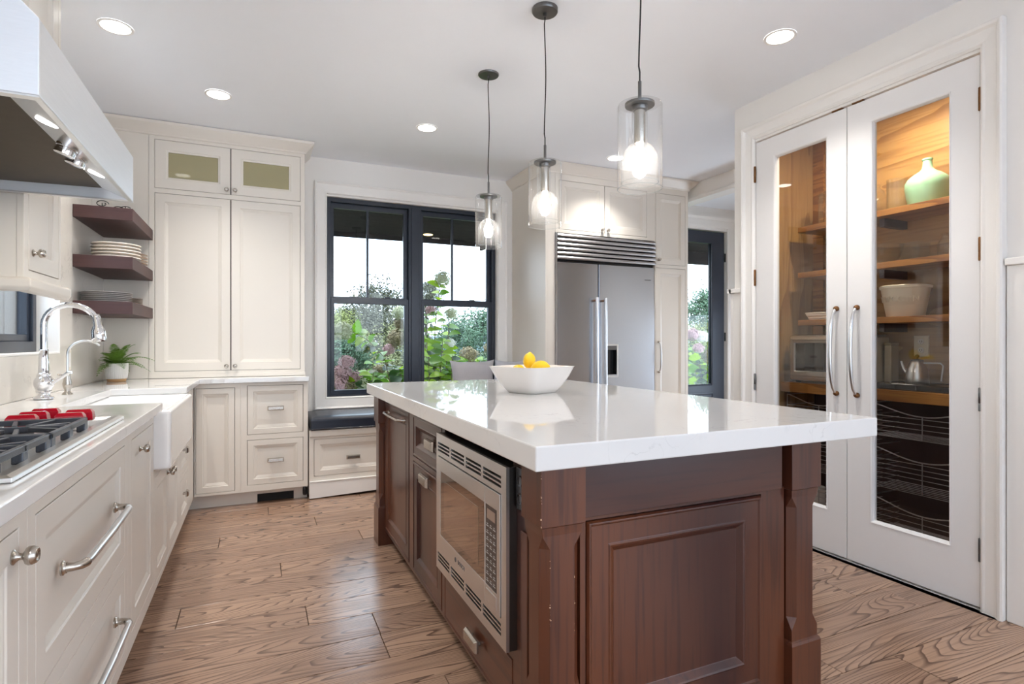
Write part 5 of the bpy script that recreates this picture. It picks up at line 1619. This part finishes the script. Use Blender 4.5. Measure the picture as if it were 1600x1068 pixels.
hydrangea('hydrangea with pink clusters low in the left half of the twin window', (0.85, 6.3, -0.3), bush_stems(0.62, 1.18, 6.0, 6.3, 0.84, 12, 1, 0.10) + [[(1.42, 6.22, 0.3), (1.27, 6.22, 1.02), (1.08, 6.24, 1.22), (0.92, 6.25, 1.30)]],
          [((0.80, 6.10, 0.86), 'pink', 1.25), ((0.92, 6.12, 0.80), 'pink', 1.2), ((0.84, 6.05, 0.98), 'pink', 1.0), ((0.78, 6.02, 0.74), 'pink', 1.1), ((1.00, 6.06, 0.72), 'cream', 1.15), ((0.86, 6.0, 0.70), 'bloom' if False else 'brown', 1.1), ((0.82, 6.25, 1.30), 'cream', 1.35)], 21)
hydrangea('dense green hydrangea with brown blossom beside the window mullion', (1.62, 7.15, -0.3), bush_stems(1.22, 2.0, 7.0, 7.3, 0.95, 16, 2, 0.10) ,
          [((1.61, 7.1, 1.23), 'brown', 1.5), ((1.50, 7.1, 1.09), 'pink', 0.9), ((1.64, 7.12, 1.56), 'cream', 1.1), ((1.66, 7.15, 1.42), 'brown', 0.9), ((1.36, 7.0, 0.84), 'brown', 1.0)] , 22, (2, 6, 3))
hydrangea('tall leafy hydrangea stems rising in the right half of the twin window', (1.88, 6.3, -0.3),
          [[(1.86, 6.3, -0.3), (1.84, 6.3, 0.8), (1.87, 6.3, 1.4), (1.93, 6.3, 1.88)], [(1.80, 6.35, -0.3), (1.78, 6.32, 0.9), (1.76, 6.3, 1.55)], [(1.92, 6.25, -0.3), (1.98, 6.25, 0.8), (2.03, 6.28, 1.42)], [(1.85, 6.2, -0.3), (1.88, 6.18, 0.6), (1.91, 6.15, 1.2)]] + bush_stems(1.74, 2.10, 6.1, 6.35, 1.05, 9, 3, 0.10),
          [((1.95, 6.3, 1.92), 'cream', 1.15), ((2.03, 6.25, 1.17), 'white', 0.75), ((1.80, 6.25, 1.56), 'pink', 0.7), ((2.06, 6.3, 1.52), 'cream', 0.9)], 23, (6, 4, 1))
hydrangea('low hydrangea with brown head at the right edge of the twin window', (2.8, 7.15, -0.3), bush_stems(2.55, 3.1, 7.0, 7.3, 0.96, 8, 4, 0.10), [((2.55, 7.05, 1.02), 'brown', 1.5), ((2.86, 7.05, 1.1), 'brown', 1.1)], 24, (4, 5, 2))
hydrangea('hydrangea with white and pink heads outside the garden door', (5.8, 6.4, -0.3), bush_stems(5.5, 6.1, 6.25, 6.7, 1.05, 9, 5),
          [((5.87, 6.3, 1.26), 'white', 1.2), ((5.68, 6.3, 1.30), 'pink', 1.1), ((5.70, 6.2, 1.10), 'pink', 1.0), ((5.86, 6.15, 0.98), 'brown', 1.35), ((5.98, 6.2, 1.04), 'brown', 1.1), ((5.94, 6.1, 0.86), 'brown', 1.2)], 25, (4, 6, 3))


def crown_mesh(name, m, seed, n=2600, rad=1.0, asp=1.0, leaf=0.05, clumps=14, ragged=0.35):
    r = random.Random(seed); vs = []; fs = []
    cs = []
    for i in range(clumps):
        q = r.uniform(0, 2 * PI); z = r.uniform(-0.8, 1); rr = math.sqrt(max(0, 1 - z * z)) * r.uniform(0.3, 0.75)
        cs.append((Vector((rr * math.cos(q), rr * math.sin(q), z * 0.7 * asp)) * rad, r.uniform(0.20, 0.46) * rad))
    for i in range(n):
        c_, cr = r.choice(cs)
        d_ = Vector((r.gauss(0, 1), r.gauss(0, 1), r.gauss(0, 1))).normalized()
        p = c_ + d_ * cr * r.uniform(1 - ragged, 1.0)
        nn = (d_ + Vector((r.uniform(-.7, .7), r.uniform(-.7, .7), r.uniform(-.2, .9)))).normalized()
        u = nn.orthogonal().normalized(); w = nn.cross(u); s = leaf * r.uniform(0.6, 1.3)
        o = len(vs)
        vs += [p + u * s, p + w * s * 0.6, p - u * s, p - w * s * 0.6]
        fs.append((o, o + 1, o + 2, o + 3))
    me = bpy.data.meshes.new(name); me.from_pydata(vs, [], fs); me.update()
    me.materials.append(MATS[m])
    return me


CR = {'grey': crown_mesh('foliage', 'tree_grey', 1, 10000, 1, 1.0, 0.026, 40, 0.7), 'olive': crown_mesh('foliage', 'tree_olive', 2, 13000, 1, 1.0, 0.026, 24, 0.5), 'blue': crown_mesh('foliage', 'tree_blue', 3, 15000, 1, 1.15, 0.024, 24, 0.6),
      'lime': crown_mesh('foliage', 'tree_lime', 4, 13000, 1, 0.8, 0.026, 24, 0.5)}


def tree(label, x, y, top, r_, kind, cat='tree'):
    base = (x, y, -0.3)
    t = thing('garden_tree', label, cat, base, 'trees and bushes beyond the lawn')
    c_ = Vector((x, y, top - r_ * 0.95))
    o = bpy.data.objects.new('foliage', CR[kind]); COL.objects.link(o); o.parent = t
    o.location = c_ - Vector(base); o.scale = (r_, r_, r_); o.rotation_euler = (0, 0, x * 7.3 + y); o['kind'] = 'stuff'
    mb = MB().tube([base, (x + 0.03 * r_, y, (c_.z - 0.3) / 2), tuple(c_)], [0.09 * r_, 0.07 * r_, 0.03 * r_], 7)
    rr = random.Random(int(x * 10))
    for k in range(7):
        q = rr.uniform(0, 6.28)
        mb.tube([c_ - Vector((0, 0, r_ * rr.uniform(0, 0.6))), c_ + Vector((math.cos(q), math.sin(q), rr.uniform(0.1, 0.8))) * r_ * 0.5], [0.035 * r_, 0.008 * r_], 5)
    put('trunk', mb, 'bark', t)


def at(u, Y):           # world x where the photo column u meets the depth Y
    a_ = (u - 800) / 880.0
    s_, c_ = math.sin(math.radians(24.282)), math.cos(math.radians(24.282))
    return Y * (s_ + a_ * c_) / (c_ - a_ * s_)


def ztop(u, v, Y):
    a_ = (u - 800) / 880.0
    s_, c_ = math.sin(math.radians(24.282)), math.cos(math.radians(24.282))
    return 1.19 + Y / (c_ - a_ * s_) * (534.5 - v) / 880.0


TR = [('tall loose grey tree behind the left window sashes', 597, 425, 26, 2.7, 'grey'), ('grey tree below the tall one in the left sash', 560, 462, 21, 1.6, 'grey'), ('rounded lime tree at the left edge of the twin window', 532, 472, 17.5, 1.2, 'lime'),
      ('blue green conifer bush low in the left sash', 538, 530, 9.3, 0.8, 'blue'), ('olive bush low in the middle of the left sash', 588, 545, 11.4, 1.0, 'olive'), ('grey green bush left of the window mullion', 622, 500, 14.6, 1.3, 'olive'),
      ('dark blue green pine in the right sash', 714, 505, 9.9, 0.75, 'blue'), ('tall blue green pine at the right of the twin window', 752, 488, 13, 1.35, 'blue'), ('wispy grey tree behind the tall hydrangea', 665, 432, 31, 1.35, 'grey'),
      ('lime bush at the far right of the twin window', 690, 545, 8.6, 0.6, 'lime'), ('broad blue green tree outside the garden door', 1098, 455, 13, 1.5, 'blue'), ('olive tree at the right of the garden door glass', 1135, 470, 17, 1.6, 'olive'), ('lime bush at the left of the garden door glass', 1075, 495, 9.6, 0.8, 'lime')]
for lb, u, v, Y, r_, k in TR:
    tree(lb, at(u, Y), Y, ztop(u, v, Y), r_, k)
# long hedge-like hill far away
hm = MB()
N = 40; vs = []; fs = []
for i in range(N + 1):
    x = -40 + 140 * i / N
    h = 1.9 + 0.9 * math.sin(i * 0.7) + 0.5 * math.sin(i * 1.9)
    vs += [(x, 80, -0.4), (x, 84, h), (x, 92, -0.4)]
for i in range(N):
    a_ = 3 * i
    fs += [(a_, a_ + 3, a_ + 4, a_ + 1), (a_ + 1, a_ + 4, a_ + 5, a_ + 2)]
struct('ground_hills', hm.add(vs, fs), 'hill', smooth=True, label='distant blue hills on the horizon')
